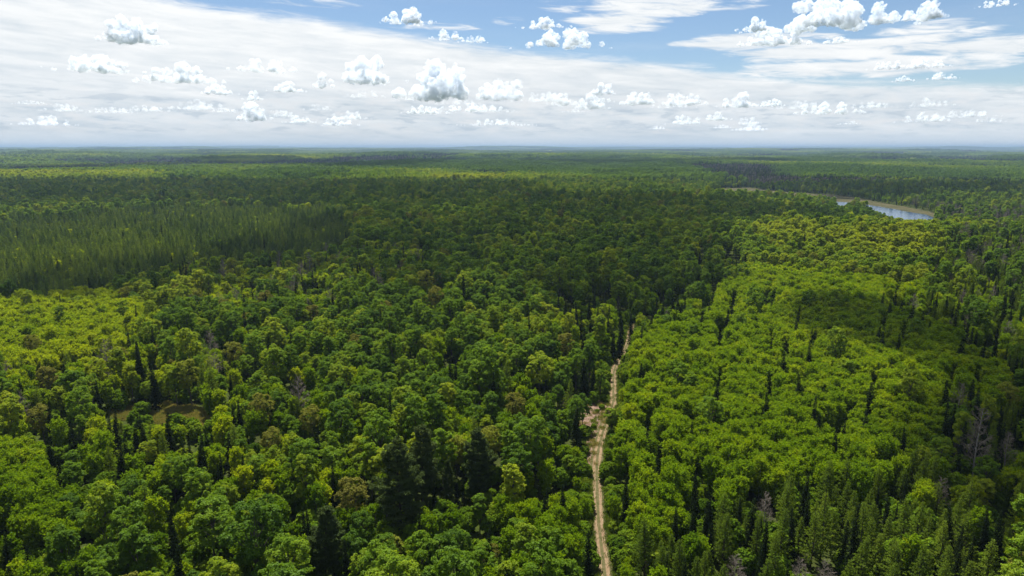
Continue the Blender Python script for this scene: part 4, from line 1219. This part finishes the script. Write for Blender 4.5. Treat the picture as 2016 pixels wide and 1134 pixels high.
for i, (px, b, w_, h_, th, lab) in enumerate(CL):
    cumulus(px, b, w_, h_, th, 50 + i, lab)

def shade_cloud(polys, label, seed, alt=1250.0, rad=60.0, thick=3.2):
    """a cloud overhead, out of the picture, whose shadow falls on the traced part of the forest"""
    r = random.Random(seed); sp = []
    k = (alt - 15.0) / SUN.z
    ox, oy = SUN.x * k, SUN.y * k
    allp = [p for poly in polys for p in poly]
    cx_, cy_ = sum(p[0] for p in allp) / len(allp), sum(p[1] for p in allp) / len(allp)
    for poly in polys:
        P = np.asarray(poly); x0, y0 = P.min(0); x1, y1 = P.max(0)
        st = rad * .62
        for gx in np.arange(x0, x1, st):
            for gy in np.arange(y0, y1, st):
                x, y = gx + r.uniform(-.4, .4) * st, gy + r.uniform(-.4, .4) * st
                if inside(poly, [x], [y])[0]:
                    q = rad * r.uniform(.55, 1.1)
                    sp.append((x - cx_, y - cy_, r.uniform(0, .6) * rad, q))
    o = cloud_obj('cumulus_cloud', (cx_ + ox, cy_ + oy, alt), sp, rad / 5, thick / rad * 1.5, rad * .4, True, .55)
    tag(o, label, 'cloud', 'clouds overhead shading the forest')
    return o

def canopy_poly(pts): return [on_plane(a, b, 14.0) for a, b in pts]
shade_cloud([canopy_poly(((-80, 352), (330, 354), (700, 352), (1000, 358), (1100, 380), (900, 405), (700, 392), (480, 386), (250, 390), (100, 398), (-80, 402)))], 'wide cloud overhead shading the far left woods', 1, rad=62)
shade_cloud([canopy_poly(((60, 530), (160, 500), (480, 474), (600, 420), (720, 405), (900, 415), (1060, 395), (1250, 400), (1420, 430), (1420, 470), (1330, 520), (1180, 545), (1020, 535), (880, 520), (760, 545), (700, 500), (620, 500), (480, 508), (350, 512), (240, 530)))], 'broad cloud overhead shading the plantation and middle woods', 2, rad=42)
shade_cloud([canopy_poly(((1060, 372), (1300, 376), (1500, 392), (1700, 412), (1740, 426), (1600, 418), (1450, 428), (1260, 398), (1080, 396)))], 'long cloud overhead shading the woods before the river', 3, rad=38)
shade_cloud([canopy_poly(((1560, 560), (1700, 565), (1850, 600), (2040, 680), (2040, 900), (1880, 880), (1860, 780), (1930, 740), (1760, 640), (1600, 610)))], 'ragged cloud overhead shading the eastern aspens', 4, rad=20)

shade_cloud([canopy_poly(((380, 314), (960, 314), (900, 320), (700, 332), (480, 330)))], 'far cloud shading the distant woods', 5, rad=150)
shade_cloud([canopy_poly(((-60, 322), (420, 320), (440, 329), (-60, 332)))], 'far cloud shading the woods near the horizon on the west', 6, rad=130)
shade_cloud([canopy_poly(((1500, 350), (2050, 356), (2050, 368), (1700, 366)))], 'long cloud overhead shading the woods beyond the river', 7, rad=70)
shade_cloud([canopy_poly(((960, 316), (1300, 315), (1560, 320), (1400, 324), (1000, 321)))], 'far cloud shading the woods near the middle horizon', 8, rad=130)

# ------------------------------------------------------------------ the air
def haze():
    bm = bmesh.new(); bmesh.ops.create_cube(bm, size=1.0)
    me = bpy.data.meshes.new('haze'); bm.to_mesh(me); bm.free()
    o = link('haze', me)
    o.scale = (94000, 94000, 200); o.location = (0, 0, 40)
    m, t, out = new_mat('haze_air')
    v = t.add('ShaderNodeVolumePrincipled')
    v.inputs['Color'].default_value = (.31, .43, .60, 1); v.inputs['Density'].default_value = 8.0e-5; v.inputs['Anisotropy'].default_value = .3
    t.l.new(v.outputs[0], out.inputs['Volume'])
    me.materials.append(m)
    tag(o, 'thin pale air between the forest and the horizon', kind='stuff')
haze()
